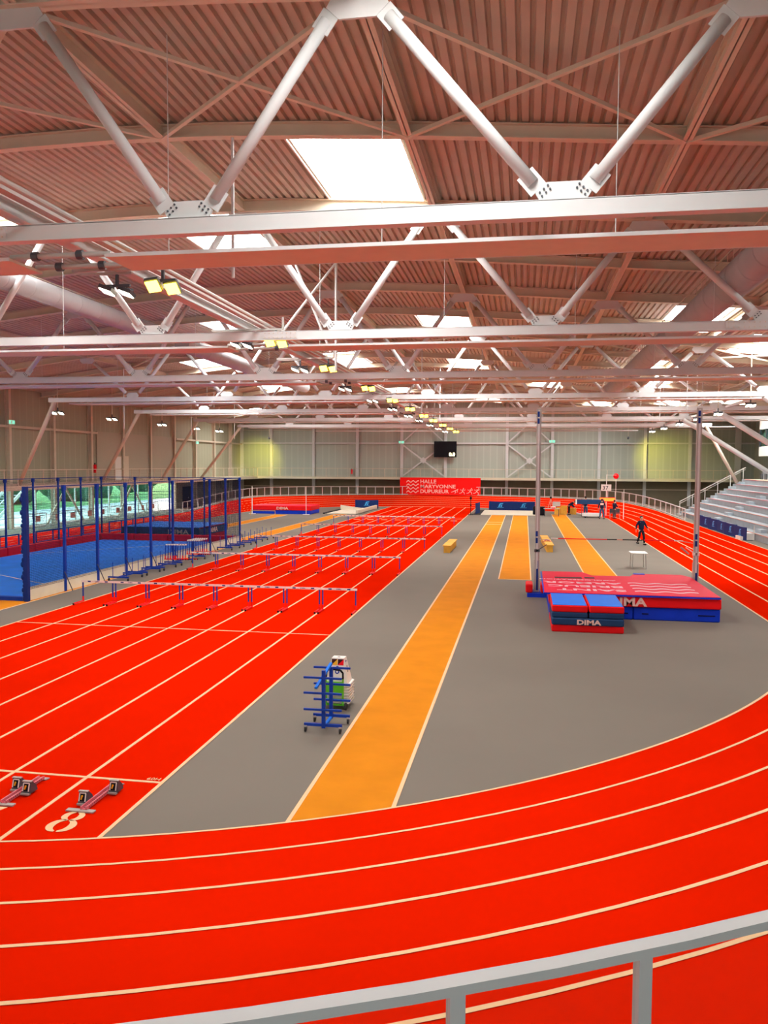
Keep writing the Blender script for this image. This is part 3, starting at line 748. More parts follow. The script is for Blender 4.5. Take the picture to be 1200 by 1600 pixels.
def runner(x, s, ph):
    mb = MB(); y = -.055; q = lambda a, b, r: mb.tube((x+a[0]*s, y, 1.5+a[1]*s), (x+b[0]*s, y, 1.5+b[1]*s), r*s, n=6)
    if ph == 0:
        mb.sphere((x+.35*s, y, 1.5+.42*s), .06*s); q((-.1, .2), (.3, .38), .06); q((-.1, .2), (.1, .02), .05); q((.1, .02), (-.1, -.15), .04); q((-.1, .2), (-.45, .05), .05); q((-.45, .05), (-.6, 0), .04); q((.28, .34), (.3, .0), .03)
    else:
        mb.sphere((x+(.05+.1*ph)*s, y, 1.5+.55*s), .07*s); q((0, .12), (.05+.08*ph, .45), .06); q((0, .12), (.25, .0), .05); q((.25, 0), (.3, -.28), .04); q((0, .12), (-.2, -.1), .05); q((-.2, -.1), (-.45, -.12), .04)
        q((.1, .4), (-.2, .3), .03); q((-.2, .3), (-.3, .42), .03); q((.1, .4), (.35, .28), .03); q((.35, .28), (.4, .45), .03)
    mb.build('runner_figure', 'print', t)
for i, x in enumerate((1.9, 2.75, 3.65, 4.45)): runner(x, .85, i)
t = thing('scoreboard', 'black electronic scoreboard hung on the far wall bracing', 'scoreboard', (-9.87, Y1-.85, 6.8))
MB().box(-1.42, 1.42, -.12, .12, -1.0, 1.0).build('cabinet', 'black', t)
MB().box(-1.36, 1.36, -.14, -.12, -.95, .95).build('screen', 'black', t)
text_mb('0.0', .62, .01, basis((.48, -.15, -.85), (1, 0, 0), (0, 0, 1)), bold=.02).build('digits', 'digit', t)
MB().box(-.5, -.4, .12, .5, -.5, -.4).box(.4, .5, .12, .5, .4, .5).build('bracket', 'dark', t)
def exit_sign(label, p, ax):
    t = thing('exit_sign', label, 'exit sign', p)
    if ax == 'y':
        MB().box(-.35, .35, -.06, .06, -.15, .15).build('housing', 'white', t); MB().box(-.33, .33, -.07, -.06, -.13, .13).build('face', 'exitg', t)
        MB().box(-.12, .02, -.08, -.07, -.09, .09).build('pictogram', 'white', t)
    else:
        MB().box(-.06, .06, -.35, .35, -.15, .15).build('housing', 'white', t); MB().box(.06, .07, -.33, .33, -.13, .13).build('face', 'exitg', t)
        MB().box(.07, .08, -.12, .02, -.09, .09).build('pictogram', 'white', t)
exit_sign('green exit sign on the far wall left of the scoreboard', (-15.5, Y1-.5, 7.7), 'y')
exit_sign('green exit sign on the far wall right of the left vault post', (3.3, Y1-.5, 7.8), 'y')
exit_sign('green exit sign at the left edge of the left wall', (XL+.42, 53.7, 7.75), 'x')
exit_sign('small exit sign above the plain door panel on the left wall', (XL+.42, 87.6, 7.2), 'x')
for nm, x in (('fire_extinguisher', -22.0),):
    t = thing(nm, 'red fire extinguisher on the far balcony wall', 'fire extinguisher', (x, Y1-.3, 3.6)); MB().tube((0, 0, 0), (0, 0, .6), .12).build('body', 'sred', t); MB().tube((0, 0, .6), (0, 0, .72), .04).build('valve', 'black', t)
t = thing('fire_extinguisher', 'red fire extinguisher on the left wall', 'fire extinguisher', (XL+.4, 65.3, 4.0)); MB().tube((0, 0, 0), (0, 0, .7), .14).build('body', 'sred', t); MB().tube((0, 0, .7), (0, 0, .84), .05).build('valve', 'black', t)

# ------------------------------------------------------------------ hurdles
def make_hurdle():
    t = thing('hurdle', '', 'hurdle')
    W, H_ = 1.212, .76
    for s in (-1, 1):
        x = s*.555
        MB().box(x-.022, x+.022, -.62, .04, .02, .06).build('base', 'mred', t)
        MB().box(x-.020, x+.020, -.02, .02, .05, .20).build('foot_post', 'mred', t)
        MB().box(x-.018, x+.018, -.018, .018, .20, H_-.03).build('upright', 'blue', t)
        MB().box(x-.022, x+.022, -.655, -.61, .0, .055).build('end_cap', 'black', t)
    bar = MB().box(-W/2, W/2, -.032, -.018, H_-.07, H_).build('bar', 'white', t)
    for x in (-.30, .33): MB().box(x-.055, x+.055, -.035, -.032, H_-.055, H_-.015).build('stripe', 'dblue', bar)
    text_mb('DIMA', .05, .001, basis((-.09, -.034, H_-.053), (1, 0, 0), (0, 0, 1)), sx=1.4, bold=.001).build('lettering', 'dblue', bar)
    return t
hurdle = make_hurdle(); used = False
RN = ['nearest', 'second', 'third', 'fourth', 'farthest']
for r, y in enumerate((25.95, 35.45, 44.6, 54.1, 63.7)):
    for k in range(8):
        o = hurdle if not used else copy_tree(hurdle); used = True
        o.location = (SX-(k+.5)*SW, y, .01)
        o['label'] = 'white-barred blue hurdle with red feet, %s from the right in the %s row' % (FST[k], RN[r]); o['group'] = 'hurdles in the %s row' % RN[r]

# ------------------------------------------------------------------ starting blocks
def start_block(label, x, y, swap):
    t = thing('starting_block', label, 'starting block', (x, y, .012), group='starting blocks')
    r = MB().box(-.05, -.03, 0, .92, .02, .06).box(.03, .05, 0, .92, .02, .06).box(-.05, .05, 0, .92, .015, .022).build('rail', 'pink', t)
    s = MB()
    for i in range(18): s.box(.0505, .052, .06+i*.045, .075+i*.045, .028, .052); s.box(-.03, -.01, .06+i*.045, .072+i*.045, .022, .026)
    s.build('scale_marks', 'dark', r)
    MB().box(-.24, .17, -.05, .03, .0, .018).build('front_plate', 'alu', t)
    MB().prism([(-.08, .90), (.08, .90), (.10, .98), (-.04, .98)], .0, .016, 'z').build('rear_plate', 'alu', t)
    for q, (sx, yy) in enumerate(((-.115, .16), (.115, .60)) if not swap else ((-.115, .44), (.115, .34))):
        p = MB().prism([(yy, .02), (yy+.20, .02), (yy+.17, .10), (yy+.07, .19), (yy+.045, .19)], sx-.065, sx+.065, 'x').build('foot_pedal', 'dark', t)
        MB().add([(sx-.05, yy+.004, .06), (sx+.05, yy+.004, .06), (sx+.05, yy+.032, .165), (sx-.05, yy+.032, .165)], [(0, 1, 2, 3)]).build('pedal_pad', 'black', p)
        MB().box(sx-.07, sx+.07, yy+.03, yy+.075, .185, .197).build('pedal_top', 'alu', p)
        MB().box(sx-.065, sx+.065, yy-.03, yy+.03, .012, .035).build('pedal_foot', 'alu', p)
        MB().bar((sx+.045, yy-.001, .06), (sx+.045, yy+.03, .165), .012, .012).bar((sx-.045, yy-.001, .06), (sx-.045, yy+.03, .165), .012, .012).bar((sx-.045, yy+.03, .168), (sx+.045, yy+.03, .168), .012, .012).build('pedal_frame', 'white', p)
        MB().cbox((sx-.01, yy+.012, .11), (.02, .015, .06), ry=.3).build('pedal_mark', 'yellow', p)
    return t
start_block('starting block with staggered pedals in front of the painted 8', -5.95, 10.17, False)
start_block('starting block cut by the left picture edge, pedals side by side', -7.17, 10.17, True)

# ------------------------------------------------------------------ blue rack trolley in the foreground
t = thing('rack_trolley', 'blue steel rack trolley on castors with seven horizontal arms', 'trolley', (-3.50, 14.05, 0))
def dims(m): pass
MB().bar((-.36, 0, .135), (.34, 0, .135), .04, .05).build('base_bar', 'blue', t); MB().bar((-.34, .58, .135), (.36, .58, .135), .04, .05).build('base_bar', 'blue', t)
MB().bar((0, -.0, .10), (.0, .60, .10), .05, .04).build('base_spine', 'mlight', t)
MB().bar((0, .0, .08), (0, .0, 1.13), .065, .05).build('mast', 'blue', t); MB().bar((0, .58, .08), (0, .58, 1.05), .065, .05).build('mast', 'blue', t)
MB().bar((-.12, -.1, .83), (.0, .58, 1.12), .05, .04).build('cross_strut', 'mlight', t)
for z in (.42, .72, 1.0): MB().bar((-.36, -.03, z), (.34, -.03, z), .035, .035).build('arm', 'blue', t)
for z in (.42, .72, 1.03): MB().bar((-.34, .61, z), (.36, .61, z), .035, .035).build('arm', 'blue', t)
for x, y in ((-.33, 0), (.31, 0), (-.31, .58), (.33, .58)):
    c = MB().box(x-.028, x+.028, y-.03, y+.03, .085, .12).build('caster', 'alu', t)
    MB().tube((x-.014, y-.02, .045), (x+.014, y-.02, .045), .045, n=14).build('wheel', 'rubber', c); MB().box(x-.024, x-.018, y-.03, y+.01, .03, .1).box(x+.018, x+.024, y-.03, y+.01, .03, .1).build('fork', 'dark', c)

# stack of white lane marker boxes on a green hand truck, behind the rack
t = thing('hand_truck', 'green hand truck behind the blue rack, carrying the white boxes', 'hand truck', (-3.62, 15.45, 0))
MB().box(-.21, .21, -.02, .34, .08, .11).build('toe_plate', 'green', t)
for s in (-1, 1):
    MB().path([(s*.17, -.04, .1), (s*.17, -.04, .62)], .018).build('frame_tube', 'green', t)
    MB().path([(s*.17, -.04, .62), (s*.17, -.05, .74), (s*.12, -.06, .80), (0, -.06, .81)], .019).build('handle', 'black', t)
    w_ = MB().tube((s*.20, .0, .07), (s*.24, .0, .07), .07, n=14).build('wheel', 'rubber', t)
MB().box(-.16, .16, -.06, -.03, .34, .56).build('back_plate', 'green', t); MB().box(-.17, .17, -.055, -.02, .18, .22).build('cross_bar', 'green', t)
def marker_box(z, top):
    lb = 'top white tapered lane marker box with triangle flags, on the green hand truck' if top else 'white tapered lane marker box nested in the stack on the green hand truck'
    t = thing('lane_marker_box', lb, 'marker box', (-3.60, 15.72, z), group=None if top else 'nested lane marker boxes')
    b0, b1, d0, d1, h_ = .225, .125, .22, .10, .52
    vs = [(-b0, -d0, 0), (b0, -d0, 0), (b0, d0, 0), (-b0, d0, 0), (-b1, -d1, h_), (b1, -d1, h_), (b1, d1, h_), (-b1, d1, h_)]
    MB().add(vs, [(0, 1, 5, 4), (1, 2, 6, 5), (2, 3, 7, 6), (3, 0, 4, 7), (4, 5, 6, 7)]).build('shell', 'white', t)
    MB().box(-b0-.04, b0+.04, -d0-.04, -d0+.004, 0, .022).box(-b0-.012, b0+.012, d0-.004, d0+.04, 0, .022).box(-b0-.04, -b0+.004, -d0, d0, 0, .022).box(b0-.004, b0+.04, -d0, d0, 0, .022).build('rim', 'white', t)
    if top:
        f = lambda x, z_: (x, -d0-.004+(d0-d1)*z_/h_, z_)
        for xa, xb, m in ((-.122, -.004, 'yellow'), (.004, .122, 'sred')):
            MB().add([f(xa, .385), f(xb, .385), f(xb, .50)], [(0, 1, 2)]).build('flag_panel', m, t); MB().add([f(xa, .385), f(xb, .50), f(xa, .50)], [(0, 1, 2)]).build('flag_panel', 'brown', t)
        e = MB()
        for i in range(24):
            a, b = 2*math.pi*i/24, 2*math.pi*(i+1)/24
            for cz, r in ((.335, .034), (.262, .044)):
                e.add([(*f(r*math.cos(q), cz+r*math.sin(q))[:1], f(0, cz+r*math.sin(q))[1]-.002, cz+r*math.sin(q)) if 0 else (r*math.cos(q), f(0, cz+r*math.sin(q))[1]-.002, cz+r*math.sin(q)) for q in (a, b)] + [(r*.5*math.cos(q), f(0, cz+r*.5*math.sin(q))[1]-.002, cz+r*.5*math.sin(q)) for q in (b, a)], [(0, 1, 2, 3)])
        e.build('printed_figure', 'blue', t)
        g_ = lambda y, z_: (b0+.003-(b0-b1)*z_/h_, y, z_)
        e = MB()
        for i in range(20):
            a, b = 2*math.pi*i/20, 2*math.pi*(i+1)/20
            for cz, r in ((.33, .03), (.265, .04)):
                e.add([g_(r*math.cos(q), cz+r*math.sin(q)) for q in (a, b)] + [g_(r*.5*math.cos(q), cz+r*.5*math.sin(q)) for q in (b, a)], [(0, 1, 2, 3)])
        e.build('printed_figure', 'black', t)
        text_mb('DIMA', .045, .001, basis((b0+.004-(b0-b1)*.44/h_, -.06, .43), (0, 1, 0), (-(b0-b1), 0, h_))).build('lettering', 'dblue', t)
        MB().cbox((0, 0, h_+.003), (.05, .02, .006)).build('grip_slot', 'black', t)
for i in range(7): marker_box(.115+i*.058, i == 6)

# ------------------------------------------------------------------ big pole vault mat and the block stack in front of it
t = thing('vault_mat', 'big red and blue vault landing mat with a printed red cover', 'landing mat', (0, 0, 0))
def quad_box(mb, x0, x1, y0, y1, z0, z1, r=.03): return mb.bbox(x0, x1, y0, y1, z0, z1, r)
# lower blue modules and upper red modules; the far side has two horns round the box
for (xa, xb) in ((.85, 3.42), (3.44, 6.02)):
    bb = quad_box(MB(), xa, xb, 26.35, 30.6, 0, .40).build('lower_block', 'mblue', t); quad_box(MB(), xa-.02, xb+.02, 26.30, 30.6, .41, .73).build('upper_block', 'mred', t)
    s = MB()
    for x in (xa+.35, xb-.4): s.cbox((x, 26.345, .20), (.5 if x > xa+1 else .2, .01, .03))
    s.build('strap', 'black', bb)
for xa, xb in ((.80, 2.25), (4.15, 5.85)):
    MB().prism([(xa, 30.6), (xb+.3*(1 if xa < 2 else 0), 30.6), (xb, 31.5), (xa+.2*(1 if xa > 2 else 0), 31.5)], 0, .40).build('horn_lower', 'mblue', t)
    MB().prism([(xa, 30.6), (xb+.3*(1 if xa < 2 else 0), 30.6), (xb, 31.5), (xa+.2*(1 if xa > 2 else 0), 31.5)], .41, .73).build('horn_upper', 'mred', t)
cov = [(.68, 26.28), (6.0, 26.28), (6.0, 30.9), (5.75, 31.5), (4.1, 31.45), (3.85, 30.7), (2.5, 30.6), (2.2, 31.55), (.72, 31.55)]
c = MB().prism(cov, .74, .80).build('cover', 'mred2', t)
MB().prism([(.67, 26.25), (6.01, 26.25), (6.01, 26.30), (.67, 26.30)], .735, .785).prism([(.65, 26.25), (.69, 26.25), (.69, 31.5), (.65, 31.5)], .735, .785).build('cover_edge', 'mblue', c)
MB().prism([(4.05, 31.25), (4.45, 31.25), (4.45, 31.5), (4.05, 31.5)], .80, .812).build('cover_tab', 'mblue', c)
def flat(s, size, x, y, par, m, sx=1.3, bold=.012):
    # lettering that reads from the far side of the mat
    text_mb(s, size, .002, basis((x, y, .803), (-1, 0, 0), (0, -1, 0)), sx=sx, bold=bold).build('lettering', m, par)
flat('SAINT', .55, 3.30, 27.2, c, 'mprint', 1.45); flat('BRIEUC', .55, 3.30, 28.0, c, 'mprint', 1.35); flat('ARMOR', .55, 3.30, 28.8, c, 'mprint', 1.35); flat('AGGLOMERATION', .24, 3.2, 29.45, c, 'mprint', 1.3, .004)
for i in range(4):
    mb = MB(); vs = []
    for j in range(33):
        x = 3.55+1.95*j/32; y = 27.0+.62*i+.10*math.sin(j/32*2.5*2*math.pi); vs += [(x, y-.085, .803), (x, y+.085, .803)]
    mb.add(vs, [(2*j, 2*j+2, 2*j+3, 2*j+1) for j in range(32)]).build('wave_mark', 'mprint', c)
MB().cbox((1.6, 29.85, .803), (.95, .35, .004), rz=.02).cbox((2.35, 29.95, .803), (.35, .3, .004)).build('dark_print', 'brown', c)
text_mb('DIMA', .36, .003, basis((2.62, 26.285, .45), (1, 0, 0), (0, 0, 1)), sx=1.35, bold=.012).build('lettering', 'print', t)
g1 = 'mat blocks in front of the vault mat'
for i, (xa, xb) in enumerate(((.84, 1.86), (1.90, 2.88))):
    t = thing('mat_block', 'blue-topped red mat block, upper %s of the stack before the vault mat' % ['left', 'right'][i], 'mat block', (0, 0, 0), group=g1)
    quad_box(MB(), xa, xb, 24.0, 26.2, .42, .58).build('base', 'mnavy', t); quad_box(MB(), xa, xb, 24.0, 26.2, .585, .78).build('side', 'mred', t)
    MB().box(xa+.03, xb-.03, 24.03, 26.17, .775, .79).build('top', 'mlight', t)
t = thing('mat_block', 'wide mat block with white lettering at the bottom of the stack', 'mat block', (0, 0, 0), group=g1)
quad_box(MB(), .84, 2.88, 24.0, 26.2, 0, .20).build('base', 'mred', t); b_ = quad_box(MB(), .84, 2.88, 23.98, 26.2, .205, .41).build('side', 'mnavy', t)
text_mb('DIMA', .19, .003, basis((1.55, 23.965, .24), (1, 0, 0), (0, 0, 1)), sx=1.45, bold=.008).build('lettering', 'print', t)

# vault uprights and bar
for nm, x in (('left', .50), ('right', 6.12)):
    t = thing('vault_upright', 'tall aluminium vault post, the %s one of the pair' % nm, 'vault post', (x, 30.7, 0), group='vault posts')
    base = MB().box(-.34, .34, -.55, .55, 0, .14).build('base', 'mblue', t)
    for s in (-1, 1): MB().bbox(s*.27-.13, s*.27+.13, -.45, .5, .15, .46, .04).build('pad', 'mred', base)
    MB().box(-.10, .10, -.07, .07, .14, 1.35).build('sleeve', 'alu', t); MB().box(-.02, .05, -.09, -.07, .2, 1.3).build('scale', 'dblue', t)
    MB().box(-.085, .085, -.06, .06, 1.35, 6.9).build('mast', 'alu', t); MB().box(-.03, .03, -.10, -.06, 1.0, 6.85).build('track', 'steel', t)
    for z in (1.95, 2.2, 6.35, 6.6):
        MB().box(-.06, .02, -.105, -.10, z, z+.20).build('label_plate', 'dblue', t)
    s = -1 if x > 3 else 1
    MB().box(-.1, .1, -.1, .1, 1.62, 1.72).bar((0, 0, 1.66), (s*.35, 0, 1.9), .03, .03).build('bracket', 'dark' if x < 3 else 'white', t)
t = thing('crossbar', 'red and black vault crossbar with white ends between the posts', 'crossbar', (0, 30.62, 2.14))
XB = [(1.0, 1.25, 'white'), (1.25, 3.0, 'sred'), (3.0, 3.35, 'black'), (3.35, 3.55, 'barr'), (3.55, 3.85, 'black'), (3.85, 4.3, 'black'), (4.3, 5.35, 'sred'), (5.35, 5.65, 'white')]
for a, b, m in XB: MB().tube((a, 0, 0), (b, 0, 0), .018, n=8).build('bar_section', m, t)
t = thing('bar_holder', 'thin arm carrying the right end of the crossbar', 'bar holder', (0, 30.7, 2.1))
MB().bar((5.62, 0, .02), (6.05, 0, -.05), .03, .02).build('arm', 'alu', t); MB().bar((5.55, -.3, -.18), (5.85, -.1, -.42), .05, .05).build('weight', 'alu', t)
t = thing('bar_holder', 'thin arm carrying the left end of the crossbar', 'bar holder', (0, 30.7, 2.1)); MB().bar((.56, 0, -.02), (1.05, 0, .0), .02, .02).build('arm', 'alu', t)

# ------------------------------------------------------------------ folding table, yellow boxes
t = thing('table', 'small white folding table behind the vault mat', 'table', (5.36, 39.9, 0))
MB().box(-.38, .38, -.5, .5, .72, .75).build('tabletop', 'white', t)
for x in (-.31, .31):
    for y in (-.42, .42): MB().tube((x, y, 0), (x*.92, y*.9, .72), .016).build('leg', 'alu', t)
def yellow_step(label, x, y, rz):
    t = thing('step_box', label, 'wooden box', (x, y, 0), rz)
    MB().box(-.23, .23, -1., 1., .37, .41).build('top', 'wood', t); MB().box(-.17, .17, -.97, -.93, 0, .37).box(-.17, .17, .93, .97, 0, .37).build('end_panel', 'wood', t)
    MB().box(.13, .17, -.96, .96, .0, .37).build('side_panel', 'wood', t); MB().box(-.17, -.13, -.96, .96, .0, .37).build('side_panel', 'wood', t)
for i, y in enumerate((45.5, 47.6)): yellow_step('yellow wooden box beside the hurdles, %s of the pair' % ['nearer', 'farther'][i], -4.15+.02*i, y, .0)
for i, y in enumerate((47.1, 49.4, 51.6)): yellow_step('yellow wooden box right of the left vault post, %s of the row' % ['nearest', 'middle', 'farthest'][i], 1.42-.07*i, y, .03)
t = thing('cable', 'loose striped strap lying over the yellow boxes', 'strap', (1.4, 48.3, .42)); MB().path([(-.3, .5, -.1), (-.1, .3, .05), (.1, -.1, .04), (.25, -.5, -.15), (.1, -.8, -.2), (-.2, -.5, .0)], .03, 6).build('strap', 'pink', t)

# ------------------------------------------------------------------ throwing cage on the left
CXa, CXb, CYa, CYb, CH = -26.05, -17.0, 25.65, 47.2, 4.0
t = thing('net_cage', 'tall blue-posted net cage over the blue floor on the left', 'net cage', (0, 0, 0))
def post(x, y, m='blue', r=.055): return MB().box(x-r, x+r, y-r, y+r, 0, CH).cbox((x, y, CH-.1), (.13, .13, .2)).build('post', m, t)
for i in range(10): post(CXb, CYa+2.395*i, 'blue' if i else 'dblue', .048 if i else .075)
for i in range(10): post(CXa, CYa+2.395*i, 'dblue', .04)
for i in range(3): post(CXa+(CXb-CXa)*(i+1)/4, CYb, 'dblue', .04)
tr = MB()
for x in (CXa, CXb): tr.bar((x, CYa, CH-.03), (x, CYb, CH-.03), .04, .04)
for y in (CYb,): tr.bar((CXa, y, CH-.03), (CXb, y, CH-.03), .04, .04)
tr.build('top_cable', 'dblue', t)
MB().bar((CXa, CYa, 1.95), (CXa, CYb, 1.95), .025, .025).bar((CXa, CYb, 1.95), (CXb, CYb, 1.95), .025, .025).build('mid_cable', 'dark', t)
def net(p, q, z0, z1, nm='net_panel'):
    p, q = Vector(p), Vector(q); L = (q-p).length; mb = MB(); n = max(4, int(L/.6)); vs = []; uv = []
    pr = (q-p).normalized(); sd = Vector((pr.y, -pr.x))
    for i in range(n+1):
        a = p+(q-p)*i/n
        for j in range(7):
            f = j/6; sag = .0 if j in (0,) else .10*math.sin(i*.9+j)*math.sin(f*math.pi); top = -.12*abs(math.sin(math.pi*i/n*round(L/2.4))) if j == 6 else 0
            vs.append((a.x+sd.x*sag, a.y+sd.y*sag, z0+(z1-z0)*f+top)); uv.append((L*i/n, (z1-z0)*f))
    mb.v = vs; mb.uv = uv
    mb.f = [(i*7+j, (i+1)*7+j, (i+1)*7+j+1, i*7+j+1) for i in range(n) for j in range(6)]
    return mb.build(nm, 'net', t)
net((CXb, CYa), (CXb, CYb), .4, CH-.05); net((CXa, CYb), (CXb, CYb), 0, CH-.05); net((CXa, 20), (CXa, CYb), .4, CH-.05)
b = MB()     # gathered net tied to the near post
for i in range(26):
    z = .1+i*.15; b.sphere((CXb-.10+.03*math.sin(i*2.1), CYa-.02, z), .06+.015*math.sin(i*1.7), 7, 5, 1.5)
b.build('gathered_net', 'dblue', t, smooth=True)
for i in range(9):
    y0 = CYa+.08+2.395*i
    MB().box(CXb-.03, CXb-.01, y0, y0+2.33, 0, .48).build('kick_board', 'board', t)
    MB().bar((CXb+.02, y0+2.25, .75), (CXb+.35, y0+2.25, .03), .025, .025).build('stay', 'dark', t)
for i in range(6):
    MB().box(CXb-.03, CXb-.01, CYb+.1+i*2.4, CYb+.1+i*2.4+2.3, 0, .48) if 0 else None
fl = thing('floor_cover', 'glossy blue floor cover inside the net cage', 'floor cover', (0, 0, 0))
MB().box(CXa+.3, CXb-.08, 25.9, 46.9, .0, .10).build('cover', 'floorblue', fl)
MB().box(CXa+.3, CXb-.06, 25.7, 25.92, .0, .14).build('front_edge', 'blue', fl)
MB().bar((CXa, 33.5, .103), (CXb-.2, 28.2, .103), .05, .004).bar((CXa+.4, 38, .103), (CXb-1.3, 46.7, .103), .05, .004).build('sector_line', 'line', fl)
k = 0
for i in range(9):
    y0 = 25.7+2.38*i
    MB().bbox(CXa-.28, CXa+.12, y0, y0+2.34, 0, .48, .03).build('foam_pad', 'padred', label='dark red foam pad along the back of the net cage, %s from the near end' % FST[i], cat='foam pad', group='red pads along the back of the cage')
for i in range(4):
    x0 = CXa+.2+2.2*i
    MB().bbox(x0, x0+2.16, 46.75, 47.1, 0, .48, .03).build('foam_pad', 'padred', label='dark red foam pad across the far end of the cage, %s from the left' % FST[i], cat='foam pad', group='red pads across the cage end')
t = thing('landing_mat', 'dark blue landing mat with big letters at the far end of the cage', 'landing mat', (0, 0, 0))
MB().bbox(-24.8, -19.75, 47.45, 52.3, 0, .35).build('lower_layer', 'padred', t); u = MB().bbox(-24.85, -19.7, 47.4, 52.3, .36, .88).build('upper_layer', 'mnavy', t)
MB().box(-24.8, -19.75, 47.5, 52.25, .86, .885).build('top', 'floorblue', t)
text_mb('DIMA', .40, .003, basis((-21.75, 47.385, .46), (1, 0, 0), (0, 0, 1)), sx=1.4, bold=.01).build('lettering', 'alu', u)
text_mb('DIMA', .42, .003, basis((-19.685, 49.0, .46), (0, 1, 0), (0, 0, 1)), sx=1.4, bold=.01).build('lettering', 'print', u)
MB().box(-19.72, -19.70, 47.45, 52.3, .80, .87).build('piping', 'mred', u)
# blue bench frames behind the cage
for i in range(3):
    t = thing('low_railing', 'low blue steel railing behind the cage, %s' % ['nearest, cut by the left edge', 'middle one', 'farthest one'][i], 'railing', (-27.0, 33.5+i*8.2, 0), group='blue steel frames')
    f = MB(); f.bar((0, 0, .95), (0, 6.6, .95), .06, .06).bar((0, 0, .35), (0, 6.6, .35), .08, .08)
    for q in range(5): f.bar((0, q*1.65, 0), (0, q*1.65, .95), .06, .06)
    f.build('rail_frame', 'blue', t)

# ------------------------------------------------------------------ hurdle trolleys along the cage
def trolley(label, x, y, kind=0):
    t = thing('hurdle_trolley', label, 'trolley', (x, y, 0), group='hurdle trolleys')
    MB().bar((-.45, 0, .16), (.45, 0, .16), .06, .06).bar((-.45, 1.25, .16), (.45, 1.25, .16), .06, .06).bar((0, 0, .16), (0, 1.25, .16), .07, .06).build('chassis', 'blue', t)
    for px in (-.42, .42):
        for py in (0, 1.25):
            MB().tube((px-.02, py, .06), (px+.02, py, .06), .06, n=10).build('wheel', 'rubber', t)
    for px, py in ((-.3, .1), (.3, .1), (-.3, 1.15), (.3, 1.15)): MB().bar((px, py, .16), (px, py, .75), .02, .02).build('stake', 'blue', t)
    return t
TN = ['nearest, empty', 'second, empty', 'third, empty', 'behind the leaning hurdles, empty']
for i, y in enumerate((30.9, 32.6, 34.3, 36.2)): trolley('low blue trolley beside the cage, %s' % TN[i], -16.35, y)
for i, y in enumerate((43.2, 45.2, 47.3, 49.6)): trolley('low blue trolley beside the far part of the cage, %s from the stacked hurdles' % FST[i], -16.45, y)
trolley('blue trolley loaded with stacked red-footed hurdles beside the cage', -16.3, 38.9)
for i in range(6):
    c = copy_tree(hurdle); c.location = (-16.85+.11*i, 39.55+.02*i, .20); c.rotation_euler = (0, 0, 1.5708); c['label'] = 'hurdle standing in the loaded trolley beside the cage, %s from the left' % FST[i]; c['group'] = 'hurdles stacked on the trolley'
for i in range(5):
    c = copy_tree(hurdle); c.location = (-16.8+.12*i, 36.85+.03*i, .19); c.rotation_euler = (0, .10, 1.5708); c['label'] = 'hurdle standing on the fourth trolley before the white boards, %s from the left' % FST[i]; c['group'] = 'hurdles on the fourth trolley'
t = thing('cart', 'white cart with a black wheel cut by the left picture edge', 'cart', (-16.72, 22.1, 0))
MB().box(-.9, -.04, -.4, .3, .15, .22).bar((-.06, -.3, .1), (-.06, -.3, .62), .06, .06).build('frame', 'white', t); MB().tube((-.03, -.3, .09), (.04, -.3, .09), .09, n=14).build('wheel', 'rubber', t)

# ------------------------------------------------------------------ crowd barriers by the glazing
def barrier(label, x, y, rz):
    t = thing('crowd_barrier', label, 'barrier', (x, y, 0), rz, group='crowd barriers')
    f = MB(); f.path([(-1.1, 0, .15), (-1.1, 0, 1.1), (1.1, 0, 1.1), (1.1, 0, .15), (-1.1, 0, .15)], .025, 6)
    for i in range(15): f.tube((-1.1+.147*i, 0, .15), (-1.1+.147*i, 0, 1.1), .009, n=5)
    f.build('frame', 'alu', t)
    MB().box(-.3, .3, -.02, -.01, .5, .95).build('sign_plate', 'barr', t)
    for s in (-.8, .8): MB().bar((s, -.3, .02), (s, .3, .02), .04, .03).bar((s, 0, 0), (s, 0, .15), .04, .03).build('foot', 'alu', t)
for i in range(9): barrier('steel crowd barrier before the left glazing, %s from the left' % FST[i], -35.2+.12*(i % 2), 54.6+2.35*i, 1.57+.12*math.sin(i*2.))

# ------------------------------------------------------------------ far left high jump and sand pit
t = thing('high_jump_mat', 'red and blue high jump mat far off on the left', 'landing mat', (0, 0, 0))
MB().bbox(-26.2, -20.3, 76.2, 79.6, 0, .36).build('lower_layer', 'mblue', t); u = MB().bbox(-26.25, -20.25, 76.15, 79.6, .37, .80).build('upper_layer', 'mred', t)
text_mb('DIMA', .36, .003, basis((-23.7, 76.13, .44), (1, 0, 0), (0, 0, 1)), sx=1.35, bold=.01).build('lettering', 'print', u)
MB().box(-26.2, -20.3, 76.2, 79.5, .79, .81).build('top', 'mred2', t)
for nm, x, y in (('left', -26.0, 75.7), ('right', -20.6, 75.7)):
    t = thing('high_jump_stand', 'thin white high jump standard, the %s one by the far red mat' % nm, 'standard', (x, y, 0)); MB().bar((0, 0, 0), (0, 0, 2.7), .07 if nm == 'left' else .04, .07).build('post', 'white', t); MB().box(-.3, .3, -.2, .2, 0, .04).build('base', 'white', t)
t = thing('wooden_barrier', 'low wooden frame on the runway before the far red mat', 'barrier', (-25.4, 73.5, 0)); MB().path([(0, 0, 0), (0, 0, .45), (2.4, 0, .45), (2.4, 0, 0)], .025).build('frame', 'wood', t)
t = thing('sand_pit', 'white-edged sand pit with raised rim at the far left', 'sand pit', (0, 0, 0))
MB().box(-19.2, -15.9, 77.5, 88, 0, .06).build('sand', 'sand', t); MB().box(-19.4, -19.0, 77.5, 88, 0, .10).build('cover', 'black', t); MB().prism([(0, .0), (0, .55), (3., .15), (3, 0)], -.25, 0, 'y').xf(Matrix.Translation((-19.1, 84.2, 0))).build('rake_board', 'sand', t)
